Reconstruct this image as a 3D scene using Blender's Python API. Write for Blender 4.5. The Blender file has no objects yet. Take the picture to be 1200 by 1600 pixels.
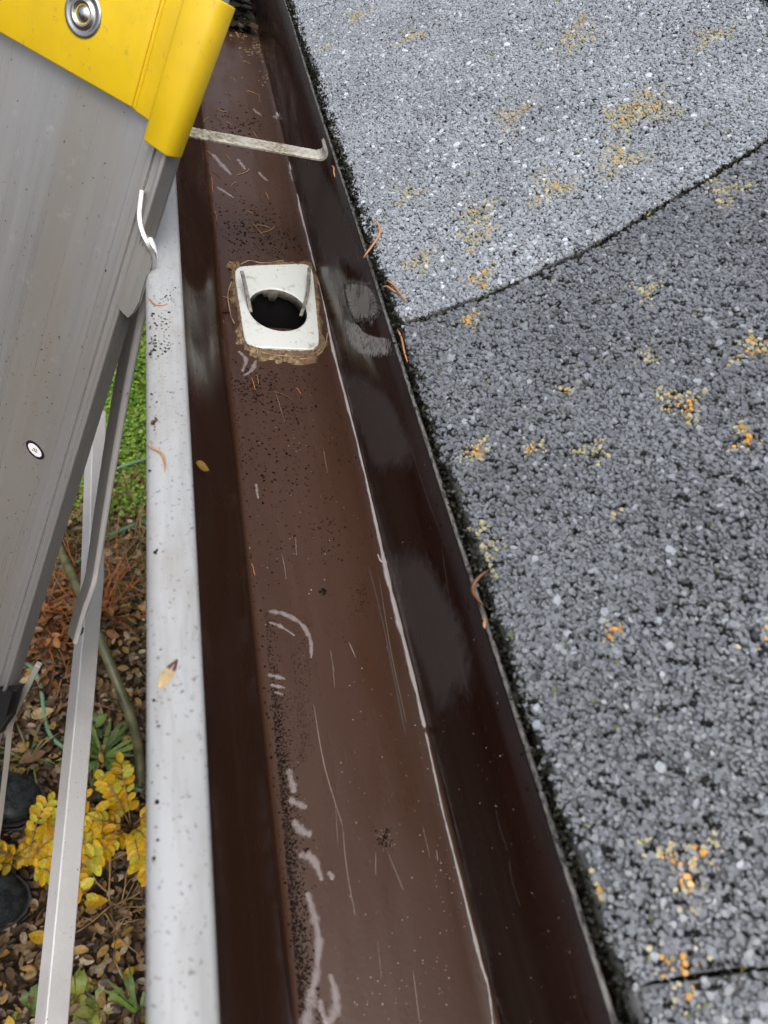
import bpy, math, random
import numpy as np
from mathutils import Vector, Matrix

# ------------------------------------------------------------------ camera, sky, sun
sc = bpy.context.scene
COL = sc.collection
rng = np.random.default_rng(7)
random.seed(7)
F = 1155.0
CAM = np.array([0.0, 0.0, 1.65])
def nrm(v):
    v = np.asarray(v, float); return v / np.linalg.norm(v)
_Y = np.array([-372.0, 1470.0, F]); _a = -350.0
_N = nrm([_a, -(F * F + _a * _Y[0]) / _Y[1], F]); _Y = nrm(_Y)
_Z = -_N; _X = np.cross(_Y, _Z); _X = _X if _X[0] > 0 else -_X
A = np.array([_X, _Y, _Z])                     # rows: world axes seen from the camera (right, up, forward)
cam_d = bpy.data.cameras.new('camera'); cam = bpy.data.objects.new('camera', cam_d); COL.objects.link(cam)
cam_d.sensor_fit = 'HORIZONTAL'; cam_d.sensor_width = 36; cam_d.lens = 36 * F / 1200
cam_d.clip_start = 0.01; cam_d.clip_end = 500
M = Matrix([list(A[i] * np.array([1, 1, -1])) + [CAM[i]] for i in range(3)] + [[0, 0, 0, 1]])
cam.matrix_world = M
cam_d.dof.use_dof = True; cam_d.dof.focus_distance = 0.56; cam_d.dof.aperture_fstop = 19
sc.camera = cam

w = bpy.data.worlds.new('World'); sc.world = w; w.use_nodes = True
nt = w.node_tree; nt.nodes.clear()
SUN_EL, SUN_ROT = math.radians(66), math.radians(186)
sky = nt.nodes.new('ShaderNodeTexSky'); sky.sky_type = 'NISHITA'; sky.sun_disc = False
sky.sun_elevation = SUN_EL; sky.sun_rotation = SUN_ROT
sky.dust_density = 9.0; sky.air_density = 1.0; sky.ozone_density = 1.0
bg = nt.nodes.new('ShaderNodeBackground'); bg.inputs['Strength'].default_value = 0.15
wo = nt.nodes.new('ShaderNodeOutputWorld')
hs = nt.nodes.new('ShaderNodeHueSaturation'); hs.inputs['Saturation'].default_value = .45     # overcast: the sky is greyer
nt.links.new(sky.outputs[0], hs.inputs['Color']); nt.links.new(hs.outputs[0], bg.inputs[0]); nt.links.new(bg.outputs[0], wo.inputs[0])
sun_d = bpy.data.lights.new('sun', 'SUN'); sun_d.energy = 0.7; sun_d.angle = math.radians(60); sun_d.color = (1, .97, .93)
sun = bpy.data.objects.new('sun', sun_d); COL.objects.link(sun)
_sd = Vector((math.sin(SUN_ROT) * math.cos(SUN_EL), math.cos(SUN_ROT) * math.cos(SUN_EL), math.sin(SUN_EL)))
sun.rotation_euler = _sd.to_track_quat('Z', 'Y').to_euler(); sun.location = (0, 0, 6)
sc.view_settings.view_transform = 'Standard'; sc.view_settings.look = 'None'
sc.view_settings.exposure = 0.42; sc.view_settings.gamma = 1.0
sc.render.engine = 'CYCLES'
sc.cycles.max_bounces = 8; sc.cycles.use_denoising = True

# ------------------------------------------------------------------ measuring helpers
def ray(u, v):
    d = np.array([u - 600, 800 - v, F]) / F
    return A @ d
def at(u, v, t): return CAM + ray(u, v) * t
def onplane(u, v, p, n):
    d = ray(u, v); return CAM + d * (np.dot(np.asarray(p) - CAM, n) / np.dot(d, n))
RIM = CAM[2] - .252
FLOOR = CAM[2] - .347
XL0, XL1, XF0, XF1, XB = -.003, .0152, .0512, .1330, .1337
def on_floor(u, v, h=0): return onplane(u, v, (0, 0, FLOOR + h), (0, 0, 1))
def on_lip(u, v, h=0): return onplane(u, v, (0, 0, RIM + h), (0, 0, 1))
def on_back(u, v, h=0): return onplane(u, v, (XB - .0007 - h, 0, 0), (1, 0, 0))
def on_ground(u, v, h=0): return onplane(u, v, (0, 0, h), (0, 0, 1))
_e = onplane(800, 1000, (0, 0, RIM + .013), (0, 0, 1)); XE = _e[0]; ZE = RIM + .013
PITCH = math.radians(33)
UP = np.array([math.cos(PITCH), 0, math.sin(PITCH)]); RN = np.array([-math.sin(PITCH), 0, math.cos(PITCH)])
RP = np.array([XE, 0, ZE])
def on_roof(u, v): 
    p = onplane(u, v, RP, RN); return np.array([np.dot(p - RP, UP), p[1]])      # (s up the slope, y)
def roof_pt(s, y, h=0): return RP + UP * s + np.array([0, y, 0]) + RN * h

# ------------------------------------------------------------------ material helpers
def mat(name, col=(.5, .5, .5), rough=.5, metal=0, spec=.5, **kw):
    m = bpy.data.materials.new(name); m.use_nodes = True
    p = m.node_tree.nodes['Principled BSDF']
    p.inputs['Base Color'].default_value = (*col, 1); p.inputs['Roughness'].default_value = rough
    p.inputs['Metallic'].default_value = metal; p.inputs['Specular IOR Level'].default_value = spec
    for k, v in kw.items(): p.inputs[k.replace('_', ' ')].default_value = v
    return m
class NG:
    def __init__(s, m): s.t = m.node_tree; s.p = s.t.nodes['Principled BSDF']
    def n(s, typ, **kw):
        x = s.t.nodes.new(typ)
        for k, v in kw.items():
            if k in x.inputs: x.inputs[k].default_value = v
            else: setattr(x, k, v)
        return x
    def l(s, a, b): s.t.links.new(a, b)
    def obj(s, scale=(1, 1, 1)):
        c = s.n('ShaderNodeTexCoord'); mp = s.n('ShaderNodeMapping'); mp.inputs['Scale'].default_value = scale
        s.l(c.outputs['Object'], mp.inputs[0]); return mp.outputs[0]
    def noise(s, vec, scale, detail=4, rough=.55):
        x = s.n('ShaderNodeTexNoise'); x.inputs['Scale'].default_value = scale
        x.inputs['Detail'].default_value = detail; x.inputs['Roughness'].default_value = rough
        s.l(vec, x.inputs['Vector']); return x.outputs['Fac']
    def ramp(s, fac, stops):
        r = s.n('ShaderNodeValToRGB'); e = r.color_ramp.elements
        while len(e) < len(stops): e.new(.5)
        for i, (p, c) in enumerate(stops):
            e[i].position = p; e[i].color = (*c, 1) if hasattr(c, '__len__') else (c, c, c, 1)
        s.l(fac, r.inputs[0]); return r.outputs[0]
    def mix(s, fac, a, b, typ='MIX'):
        x = s.n('ShaderNodeMix', data_type='RGBA', blend_type=typ)
        for i, q in ((0, fac), (6, a), (7, b)):
            if hasattr(q, 'is_linked'): s.l(q, x.inputs[i])
            elif i == 0: x.inputs[0].default_value = q
            else: x.inputs[i].default_value = (*q, 1)
        return x.outputs[2]
    def math(s, op, a, b=0):
        x = s.n('ShaderNodeMath', operation=op)
        for i, q in enumerate((a, b)):
            if hasattr(q, 'is_linked'): s.l(q, x.inputs[i])
            else: x.inputs[i].default_value = q
        return x.outputs[0]
    def bump(s, h, strength, dist, prev=None):
        b = s.n('ShaderNodeBump'); b.inputs['Strength'].default_value = strength; b.inputs['Distance'].default_value = dist
        s.l(h, b.inputs['Height'])
        if prev is not None: s.l(prev, b.inputs['Normal'])
        return b.outputs[0]
    def set(s, **kw):
        for k, v in kw.items(): s.l(v, s.p.inputs[k.replace('_', ' ')])

def m_tint(name, rough=.6, spec=.5, trans=0, var=.25, scale=200):
    m = mat(name, rough=rough, spec=spec); g = NG(m)
    a = g.n('ShaderNodeAttribute', attribute_name='tint')
    v = g.obj(); f = g.noise(v, scale, 3)
    c = g.mix(1.0, a.outputs['Color'], g.ramp(f, [(.3, 1 - var), (.7, 1 + var)]), 'MULTIPLY')
    g.set(Base_Color=c)
    if trans:
        t = g.n('ShaderNodeBsdfTranslucent'); g.l(c, t.inputs[0])
        mx = g.n('ShaderNodeMixShader'); mx.inputs[0].default_value = trans
        out = g.t.nodes['Material Output']
        g.l(g.p.outputs[0], mx.inputs[1]); g.l(t.outputs[0], mx.inputs[2]); g.l(mx.outputs[0], out.inputs[0])
    return m

# ------------------------------------------------------------------ object helpers
def tag(o, label=None, cat=None, group=None, kind=None):
    for k, v in (('label', label), ('category', cat), ('group', group), ('kind', kind)):
        if v: o[k] = v
    return o
def empty(name, loc=(0, 0, 0), **kw):
    o = bpy.data.objects.new(name, None); COL.objects.link(o); o.location = loc; o.empty_display_size = .05
    return tag(o, **kw)
def link(name, me, m, parent=None, **kw):
    o = bpy.data.objects.new(name, me); COL.objects.link(o)
    if m is not None and not me.materials: me.materials.append(m)
    if parent is not None:
        o.parent = parent
        o.matrix_parent_inverse = Matrix.Translation(parent_world(parent)).inverted()
    return tag(o, **kw)
def parent_world(p):
    v = Vector(p.location)
    if p.parent is not None and p.matrix_parent_inverse is not None:
        v = Vector(p.location)                 # every parent here sits unrotated; offsets cancel through the inverse
    return v
class MB:
    def __init__(s): s.v = []; s.f = []; s.sm = []
    def add(s, vs, fs, smooth=False):
        o = len(s.v); s.v += [tuple(map(float, p)) for p in vs]
        s.f += [tuple(i + o for i in f) for f in fs]; s.sm += [smooth] * len(fs); return s
    def sweep(s, prof, pts, U, V, closed=True, smooth=False, caps=True):
        """profile (a,b) carried along pts; U,V lists of axis vectors (one per point)"""
        k, n_ = len(prof), len(pts); vs = []
        for p, u, v in zip(pts, U, V):
            vs += [np.asarray(p) + a * np.asarray(u) + b * np.asarray(v) for a, b in prof]
        fs = []
        for i in range(n_ - 1):
            for j in range(k if closed else k - 1):
                j2 = (j + 1) % k
                fs.append((i * k + j, i * k + j2, (i + 1) * k + j2, (i + 1) * k + j))
        if closed and caps: fs += [tuple(range(k))[::-1], tuple((n_ - 1) * k + j for j in range(k))]
        return s.add(vs, fs, smooth)
    def tube(s, pts, r, n_=8, smooth=True):
        pts = [np.asarray(p, float) for p in pts]; m_ = len(pts)
        rs = r if hasattr(r, '__len__') else [r] * m_
        U, V = [], []; prev = None
        for i in range(m_):
            t = nrm(pts[min(i + 1, m_ - 1)] - pts[max(i - 1, 0)])
            a = prev if prev is not None else (np.array([0, 0, 1.]) if abs(t[2]) < .9 else np.array([1., 0, 0]))
            u = nrm(a - t * np.dot(a, t)); prev = u; U.append(u); V.append(np.cross(t, u))
        ring = [(math.cos(2 * math.pi * k / n_), math.sin(2 * math.pi * k / n_)) for k in range(n_)]
        vs = [p + rs[i] * (c * U[i] + d * V[i]) for i, p in enumerate(pts) for c, d in ring]
        fs = [(i * n_ + j, i * n_ + (j + 1) % n_, (i + 1) * n_ + (j + 1) % n_, (i + 1) * n_ + j) for i in range(m_ - 1) for j in range(n_)]
        fs += [tuple(range(n_))[::-1], tuple((m_ - 1) * n_ + j for j in range(n_))]
        return s.add(vs, fs, smooth)
    def box(s, c, h, ax=None):
        ax = np.eye(3) if ax is None else np.asarray(ax); c = np.asarray(c, float)
        vs = [c + x * h[0] * ax[0] + y * h[1] * ax[1] + z * h[2] * ax[2] for x in (-1, 1) for y in (-1, 1) for z in (-1, 1)]
        return s.add(vs, [(0, 1, 3, 2), (4, 6, 7, 5), (0, 4, 5, 1), (2, 3, 7, 6), (0, 2, 6, 4), (1, 5, 7, 3)])
    def slab(s, poly, d):
        """closed polygon (3D points) given thickness vector d"""
        k = len(poly); vs = [np.asarray(p) for p in poly] + [np.asarray(p) + d for p in poly]
        fs = [tuple(range(k)), tuple(range(2 * k - 1, k - 1, -1))] + [(i, (i + 1) % k, k + (i + 1) % k, k + i) for i in range(k)]
        return s.add(vs, fs)
    def mesh(s, name):
        me = bpy.data.meshes.new(name); me.from_pydata(s.v, [], s.f)
        me.polygons.foreach_set('use_smooth', s.sm); me.update(); return me
    def build(s, name, m, parent=None, bevel=0, **kw):
        o = link(name, s.mesh(name), m, parent, **kw)
        if bevel:
            b = o.modifiers.new('bevel', 'BEVEL'); b.width = bevel; b.segments = 2; b.limit_method = 'ANGLE'; b.angle_limit = .6
        return o
def batch(name, m, tv, tf, R, P, tint, parent=None, smooth=False, **kw):
    """many small pieces of one sort in ONE mesh (granules, litter, crumbs); tv (K,3) or (N,K,3)"""
    P = np.asarray(P, float); N_ = len(P); tv = np.asarray(tv, float)
    if tv.ndim == 2: tv = np.broadcast_to(tv, (N_,) + tv.shape)
    K = tv.shape[1]
    vs = np.einsum('nij,nkj->nki', R, tv) + P[:, None, :]
    lens = np.array([len(f) for f in tf]); flat = np.concatenate([np.array(f) for f in tf])
    loops = (np.arange(N_)[:, None] * K + flat[None, :]).ravel()
    tot = np.tile(lens, N_); start = np.concatenate([[0], np.cumsum(tot)[:-1]])
    me = bpy.data.meshes.new(name)
    me.vertices.add(N_ * K); me.vertices.foreach_set('co', vs.ravel().astype(np.float32))
    me.loops.add(len(loops)); me.loops.foreach_set('vertex_index', loops.astype(np.int32))
    me.polygons.add(len(tot)); me.polygons.foreach_set('loop_start', start.astype(np.int32))
    me.polygons.foreach_set('loop_total', tot.astype(np.int32))
    me.polygons.foreach_set('use_smooth', np.full(len(tot), smooth))
    at_ = me.attributes.new('tint', 'FLOAT_COLOR', 'POINT')
    c = np.ones((N_, K, 4), np.float32); c[:, :, :3] = np.asarray(tint)[:, None, :]
    at_.data.foreach_set('color', c.ravel()); me.update(); me.validate()
    return link(name, me, m, parent, **kw)
def tintmesh(me, c):
    at_ = me.attributes.new('tint', 'FLOAT_COLOR', 'POINT'); n_ = len(me.vertices)
    at_.data.foreach_set('color', np.tile(np.array([*c, 1], np.float32), n_))
def rotz(a):
    c, s_ = np.cos(a), np.sin(a); R = np.zeros((len(a), 3, 3)); R[:, 0, 0] = c; R[:, 0, 1] = -s_; R[:, 1, 0] = s_; R[:, 1, 1] = c; R[:, 2, 2] = 1
    return R
def rand_rot(n_, tilt=.5):
    R = rotz(rng.uniform(0, 2 * np.pi, n_)); t = rng.normal(0, tilt, n_); c, s_ = np.cos(t), np.sin(t)
    T = np.zeros((n_, 3, 3)); T[:, 0, 0] = 1; T[:, 1, 1] = c; T[:, 1, 2] = -s_; T[:, 2, 1] = s_; T[:, 2, 2] = c
    return R @ T
def scale_rot(R, s_): return R * np.asarray(s_)[:, None, None]
def smooth_path(pts, k=6):
    pts = [np.asarray(p, float) for p in pts]; out = []
    for i in range(len(pts) - 1):
        p0, p1, p2, p3 = pts[max(i - 1, 0)], pts[i], pts[i + 1], pts[min(i + 2, len(pts) - 1)]
        for j in range(k):
            t = j / k
            out.append(.5 * (2 * p1 + (p2 - p0) * t + (2 * p0 - 5 * p1 + 4 * p2 - p3) * t * t + (3 * p1 - p0 - 3 * p2 + p3) * t ** 3))
    return out + [pts[-1]]

# ------------------------------------------------------------------ materials
def m_brown():
    m = mat('brown_gutter_paint', (.03, .011, .007), .26, spec=.32); g = NG(m); v = g.obj((1, .25, 1))
    n1 = g.noise(v, 14, 5); n2 = g.noise(g.obj((1, .06, 1)), 130, 4); n3 = g.noise(g.obj(), 420, 3)
    c = g.ramp(n1, [(.3, (.027, .0105, .0065)), (.55, (.038, .0165, .0105)), (.75, (.050, .025, .017))])
    c = g.mix(g.ramp(n2, [(.5, 0), (.8, .5)]), c, (.055, .032, .025))
    c = g.mix(g.ramp(n3, [(.66, 0), (.72, .8)]), c, (.006, .004, .003))
    r = g.ramp(g.noise(g.obj((1, .3, 1)), 45, 4), [(.35, .16), (.65, .42)])
    b = g.bump(g.noise(g.obj((1, .12, 1)), 30, 2), .25, .004)
    b = g.bump(n3, .12, .0006, b)
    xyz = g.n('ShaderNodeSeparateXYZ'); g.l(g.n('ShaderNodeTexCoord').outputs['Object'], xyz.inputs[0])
    lit_floor = g.ramp(g.math('ADD', g.math('MULTIPLY', g.math('SUBTRACT', xyz.outputs['Z'], FLOOR), 220), g.math('MULTIPLY', n2, .5)), [(.35, 1), (.95, 0)])
    c = g.mix(lit_floor, g.mix(1.0, c, (.50, .50, .52), 'MULTIPLY'), g.mix(.30, c, (.075, .040, .024)))  # wall shade painted into the colour: darker walls, lighter floor, by height
    g.set(Base_Color=c, Roughness=r, Normal=b); m.node_tree.nodes['Principled BSDF'].inputs['Coat Weight'].default_value = .0
    m.node_tree.nodes['Principled BSDF'].inputs['Coat Roughness'].default_value = .05
    return m
def m_white():
    m = mat('white_gutter_paint', (.72, .74, .76), .35); g = NG(m)
    n1 = g.noise(g.obj((1, .2, 1)), 60, 5); n2 = g.noise(g.obj(), 500, 4); n3 = g.noise(g.obj(), 25, 4)
    c = g.ramp(n1, [(.3, (.265, .275, .28)), (.6, (.325, .34, .358))])
    c = g.mix(g.ramp(g.noise(g.obj((1, .10, 1)), 230, 5, .7), [(.5, 0), (.72, .5)]), c, (.20, .195, .18))
    c = g.mix(g.ramp(n2, [(.60, 0), (.70, .8)]), c, (.10, .088, .075))
    c = g.mix(g.ramp(n3, [(.55, 0), (.8, .45)]), c, (.21, .185, .14))
    g.set(Base_Color=c, Roughness=g.ramp(n3, [(.3, .25), (.7, .5)]), Normal=g.bump(n2, .1, .0008)); return m
def m_alu(name, base=.5, rough=.38, dirt=.5, tan=(.30, .25, .18), metal=.85, grain=None):
    m = mat(name, (base,) * 3, rough, metal); g = NG(m)
    ax = g.obj((1, 1, .05)); ax2 = g.obj()
    if grain is not None:                       # long streaks running along the extrusion
        co = g.n('ShaderNodeTexCoord').outputs['Object']; cb = g.n('ShaderNodeCombineXYZ'); cc = g.n('ShaderNodeCombineXYZ')
        for i, (v_, k1, k2) in enumerate(zip(grain, (.02, 1, 1), (.22, 1, 1))):
            dt = g.n('ShaderNodeVectorMath', operation='DOT_PRODUCT'); g.l(co, dt.inputs[0]); dt.inputs[1].default_value = tuple(v_)
            g.l(g.math('MULTIPLY', dt.outputs['Value'], k1), cb.inputs[i]); g.l(g.math('MULTIPLY', dt.outputs['Value'], k2), cc.inputs[i])
        ax, ax2 = cb.outputs[0], cc.outputs[0]
    n1 = g.noise(ax, 260, 5, .65); n2 = g.noise(ax2, 14, 4); n3 = g.noise(g.obj(), 330, 4); n4 = g.noise(g.obj(), 90, 5, .7)
    c = g.ramp(n1, [(.3, (base * .97,) * 3), (.7, (base * 1.03, base * 1.03, base * 1.04))])
    c = g.mix(g.ramp(n2, [(.45, 0), (.75, dirt)]), c, tan)
    c = g.mix(g.ramp(g.noise(ax2, 11, 3), [(.45, 0), (.72, .38)]), c, (base * .5,) * 3)
    c = g.mix(g.ramp(n3, [(.68, 0), (.73, .9)]), c, (.03, .025, .02))
    c = g.mix(g.ramp(n4, [(.60, 0), (.72, .35)]), c, (.62, .6, .56))
    g.set(Base_Color=c, Roughness=g.ramp(n1, [(.3, rough * .8), (.7, rough * 1.3)]), Normal=g.bump(n1, .025, .0006)); return m
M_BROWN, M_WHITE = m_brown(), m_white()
_p1, _p2 = at(270, 240, .395), at(0, 1130, .60); _r = nrm(_p2 - _p1); _w = nrm(np.cross(_r, CAM - _p1))
M_RAIL = m_alu('dull_rail_aluminium', .40, .30, .60, (.36, .29, .19), .66, (_r, _w, np.cross(_r, _w)))
M_LINK = m_alu('bright_link_aluminium', .74, .34, .08, metal=.2)
M_SIDE = m_alu('shaded_side_metal', .36, .4, .2, metal=.3)  # same link metal, side face coloured darker to paint in its shade
M_RIM = m_alu('lit_rim_metal', .85, .22, .02, metal=.25)  # same link metal, edge highlight painted in as a brighter colour
M_STRAP = mat('dirty_strap_metal', (.4, .39, .36), .5); g_ = NG(M_STRAP); _n = g_.noise(g_.obj(), 420, 6, .7)
g_.set(Base_Color=g_.mix(g_.ramp(g_.noise(g_.obj(), 18, 2), [(.4, .25), (.6, 1)]), (.44, .43, .41), g_.ramp(_n, [(.38, (.05, .045, .03)), (.50, (.22, .20, .14)), (.64, (.42, .40, .34))])), Normal=g_.bump(_n, .3, .0006))
def m_yellow():
    m = mat('yellow_plastic', (.72, .46, .004), .38); g = NG(m); n = g.noise(g.obj(), 30, 5); n2 = g.noise(g.obj(), 300, 4)
    c = g.ramp(n, [(.3, (.54, .36, .002)), (.7, (.64, .44, .003))])
    c = g.mix(g.ramp(n2, [(.70, 0), (.76, .8)]), c, (.12, .08, .01))
    sc_ = g.noise(g.obj((1, .2, .6)), 210, 6, .75); wr = g.noise(g.obj(), 14, 3)
    c = g.mix(g.ramp(sc_, [(.60, 0), (.68, .55)]), c, (.30, .21, .03)); c = g.mix(g.ramp(wr, [(.5, 0), (.75, .4)]), c, (.40, .30, .02))
    g.set(Base_Color=c, Roughness=g.ramp(sc_, [(.3, .32), (.7, .6)]), Normal=g.bump(sc_, .10, .0008, g.bump(n2, .12, .0005))); return m
M_YELLOW = m_yellow()
M_STEEL = mat('rivet_steel', (.45, .45, .44), .25, 1.0)
M_BLACK = mat('black_plastic', (.008, .008, .009), .35)
def m_tube_plastic():
    m = mat('white_outlet_plastic', (.68, .71, .69), .3); g = NG(m); n = g.noise(g.obj(), 120, 6, .7); n2 = g.noise(g.obj((1, .3, 1)), 500, 4)
    c = g.mix(g.ramp(n, [(.56, 0), (.70, .7)]), (.58, .61, .59), (.27, .21, .14))
    c = g.mix(g.ramp(n2, [(.66, 0), (.7, .8)]), c, (.06, .04, .03))
    g.set(Base_Color=c); return m
M_OUTLET = m_tube_plastic()
M_COLLAR = mat('shaded_collar_plastic', (.36, .35, .32), .5); g_ = NG(M_COLLAR); g_.set(Base_Color=g_.ramp(g_.noise(g_.obj(), 200, 5, .7), [(.35, (.14, .12, .095)), (.6, (.40, .385, .35))]))  # outlet plastic in a grimy darker grey, inner shade painted into the colour
M_PRONG = mat('dirty_prong_plastic', (.3, .28, .24), .5); g_ = NG(M_PRONG); g_.set(Base_Color=g_.ramp(g_.noise(g_.obj(), 300, 5, .7), [(.35, (.06, .05, .04)), (.65, (.26, .245, .215))]))
def m_mud():
    m = mat('dried_silt', (.2, .14, .08), .8); g = NG(m); n = g.noise(g.obj(), 260, 6, .7); n1 = g.noise(g.obj(), 60, 3)
    c = g.ramp(n, [(.38, (.022, .016, .010)), (.50, (.15, .10, .052)), (.68, (.34, .25, .145))])
    c = g.mix(g.ramp(n1, [(.4, 0), (.65, .8)]), c, (.12, .07, .035))
    g.set(Base_Color=c, Normal=g.bump(n, .6, .0012)); return m
M_MUD = m_mud()
def m_smear(name, col, dens, rough=.18, scale=160, stretch=(1, .5, 1), lo=.30, hi=.75, amp=.7):
    """thin film: its own ragged outline comes from noise eating into the rim of the patch"""
    m = mat(name, col, rough); g = NG(m)
    n = g.noise(g.obj(stretch), scale, 5, .65)
    tr = g.n('ShaderNodeBsdfTransparent'); mx = g.n('ShaderNodeMixShader')
    at_ = g.n('ShaderNodeAttribute', attribute_name='edge')
    e = g.math('ADD', at_.outputs['Fac'], g.math('MULTIPLY', g.math('SUBTRACT', n, .5), amp * 2))
    fac = g.math('MULTIPLY', g.math('MULTIPLY', g.ramp(e, [(lo, 0), (hi, 1)]), dens), g.ramp(at_.outputs['Fac'], [(0, 0), (.12, 1)]))
    g.l(fac, mx.inputs[0]); g.l(tr.outputs[0], mx.inputs[1]); g.l(g.p.outputs[0], mx.inputs[2])
    g.l(mx.outputs[0], g.t.nodes['Material Output'].inputs[0]); return m
M_SMEAR = m_smear('milky_painted_glint', (.38, .335, .335), .46, .10, scale=330, lo=.22, hi=1.25, amp=.85)  # wet floor glints painted as pale milky smears
M_BEAD = m_smear('pale_bead_film', (.50, .47, .46), .75, scale=300, stretch=(1, .25, 1), lo=.2, hi=.8, amp=.7)  # pale line along the back corner of the floor
M_GRIME = m_smear('brown_grime', (.20, .155, .10), .85, .8, 330, (1, .6, 1), .80, 1.35, .9)
M_STREAK = m_smear('faint_streak', (.10, .085, .08), .5, .4, 200, (1, .2, 1), .2, .9)
M_FILM = m_smear('grey_painted_sheen', (.115, .10, .097), .58, .40, 210, (1, .8, .35), .18, .85, .62)  # grey wet reflection painted onto the back wall
M_CLOUD = m_smear('pale_cloudy_glint', (.33, .315, .30), .72, .45, 90, (1, .9, .7), .55, 1.6, .8)  # wet glint painted on the back wall, cloudy part
M_HAZE = m_smear('pale_streaky_glint', (.40, .385, .37), .85, .45, 620, (1, 1.1, .30), .72, 1.45, 1.15)  # wet glint painted on the back wall, streaky part
M_TINT = m_tint('debris_tint', .5); M_LEAF = m_tint('leaf_tint', .45, trans=.3); M_SOILBIT = m_tint('crumb_tint', .8, .08)
M_GRAN = m_tint('mineral_granules', .45, .6, var=.22, scale=900)
g_ = NG(M_GRAN); g_.set(Specular_IOR_Level=g_.ramp(g_.n('ShaderNodeAttribute', attribute_name='tint').outputs['Fac'], [(.03, .05), (.12, .6)]), Coat_Weight=g_.ramp(g_.n('ShaderNodeAttribute', attribute_name='tint').outputs['Fac'], [(.03, 0), (.10, .8)])); g_.p.inputs['Coat Roughness'].default_value = .13

# ------------------------------------------------------------------ ground (setting)
def m_ground():
    m = mat('garden_soil', (.05, .035, .025), .85); g = NG(m)
    n = g.noise(g.obj(), 22, 7, .7); n1 = g.noise(g.obj(), 120, 5, .7); n2 = g.noise(g.obj(), 1.2, 3)
    c = g.ramp(n, [(.3, (.014, .009, .006)), (.5, (.042, .027, .017)), (.7, (.10, .066, .038))])
    c = g.mix(g.ramp(n1, [(.55, 0), (.7, .7)]), c, (.13, .085, .05))
    g.set(Base_Color=c, Normal=g.bump(n, .8, .02, g.bump(n1, .6, .006))); return m
mb = MB(); GN = 60
xs = np.concatenate([[-60, -12, -4], np.linspace(-1.4, .6, 41), [2, 8, 60]]); ys = np.concatenate([[-60, -8, -1], np.linspace(-.2, 3.6, 70), [6, 15, 60]])
gz = lambda x, y: .012 * math.sin(7 * x + 1.3) * math.cos(5 * y) + .008 * math.sin(19 * x + 11 * y) if abs(x) < 1.5 and -.3 < y < 3.7 else 0
mb.add([(x, y, gz(x, y) - .02) for y in ys for x in xs], [(j * len(xs) + i, j * len(xs) + i + 1, (j + 1) * len(xs) + i + 1, (j + 1) * len(xs) + i) for j in range(len(ys) - 1) for i in range(len(xs) - 1)], True)
mb.build('ground', m_ground(), kind='structure')

# ------------------------------------------------------------------ house
def m_wall():
    m = mat('pale_wall_boards', (.45, .43, .38), .7); g = NG(m); n = g.noise(g.obj(), 8, 5)
    wv = g.n('ShaderNodeTexWave', wave_type='BANDS', bands_direction='Z'); wv.inputs['Scale'].default_value = 3; g.l(g.obj(), wv.inputs['Vector'])
    g.set(Base_Color=g.ramp(n, [(.3, (.38, .36, .32)), (.7, (.5, .48, .43))]), Normal=g.bump(wv.outputs['Fac'], .4, .01)); return m
house = empty('house', (1.2, 0.6, 0), label='house with a grey mineral shingle roof sloping down to the gutter', cat='house')
Y0, Y1 = -1.6, 3.4
mb = MB(); mb.box((2.4, .9, .62), (1.9, 2.5, .62)); mb.build('wall', m_wall(), house)
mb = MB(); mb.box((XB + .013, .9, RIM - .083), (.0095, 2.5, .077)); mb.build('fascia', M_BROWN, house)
mb = MB(); mb.box((.32, .9, RIM - .155), (.175, 2.5, .006)); mb.build('soffit', M_WHITE, house)
mb = MB()
mb.slab([roof_pt(.004, Y0, -.0045), roof_pt(3.2, Y0, -.0045), roof_pt(3.2, Y1, -.0045), roof_pt(.004, Y1, -.0045)], -RN * .011)
def m_deck():
    m = mat('bitumen_underlay', (.03, .03, .032), .6); g = NG(m); n = g.noise(g.obj(), 500, 4)
    g.set(Base_Color=g.ramp(n, [(.35, (.004, .004, .003)), (.65, (.020, .021, .014))]), Normal=g.bump(n, .8, .002)); return m
M_DECK = m_deck(); M_DECK.node_tree.nodes['Principled BSDF'].inputs['Specular IOR Level'].default_value = .08
roof = mb.build('roof', M_DECK, house)

# tabs: bounded by slots measured on the slope; slot = list of (s, y)
slotA = [on_roof(u, v) for u, v in ((456, 24), (500, 12), (545, -2), (640, -40))]
slotB = [on_roof(u, v) for u, v in ((632, 507), (660, 500), (720, 477), (800, 447), (900, 400), (1000, 345), (1100, 285), (1200, 220))]
slotC = [on_roof(u, v) for u, v in ((985, 1552), (1020, 1540), (1102, 1522), (1200, 1513))]
def slot_fn(pts):
    s_ = np.array([p[0] for p in pts]); y_ = np.array([p[1] for p in pts]); o = np.argsort(s_); s_, y_ = s_[o], y_[o]
    k0 = (y_[-1] - y_[0]) / (s_[-1] - s_[0])
    return lambda s: np.where(s < s_[0], y_[0] + (s - s_[0]) * k0, np.where(s > s_[-1], y_[-1] + (s - s_[-1]) * k0, np.interp(s, s_, y_)))
fA, fB, fC = slot_fn(slotA), slot_fn(slotB), slot_fn(slotC)
dAB = float(fA(np.array(0.)) - fB(np.array(0.))); dBC = float(fB(np.array(0.)) - fC(np.array(0.)))
fD = lambda s: fA(s) + .33; fE = lambda s: fC(s) - .3
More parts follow.
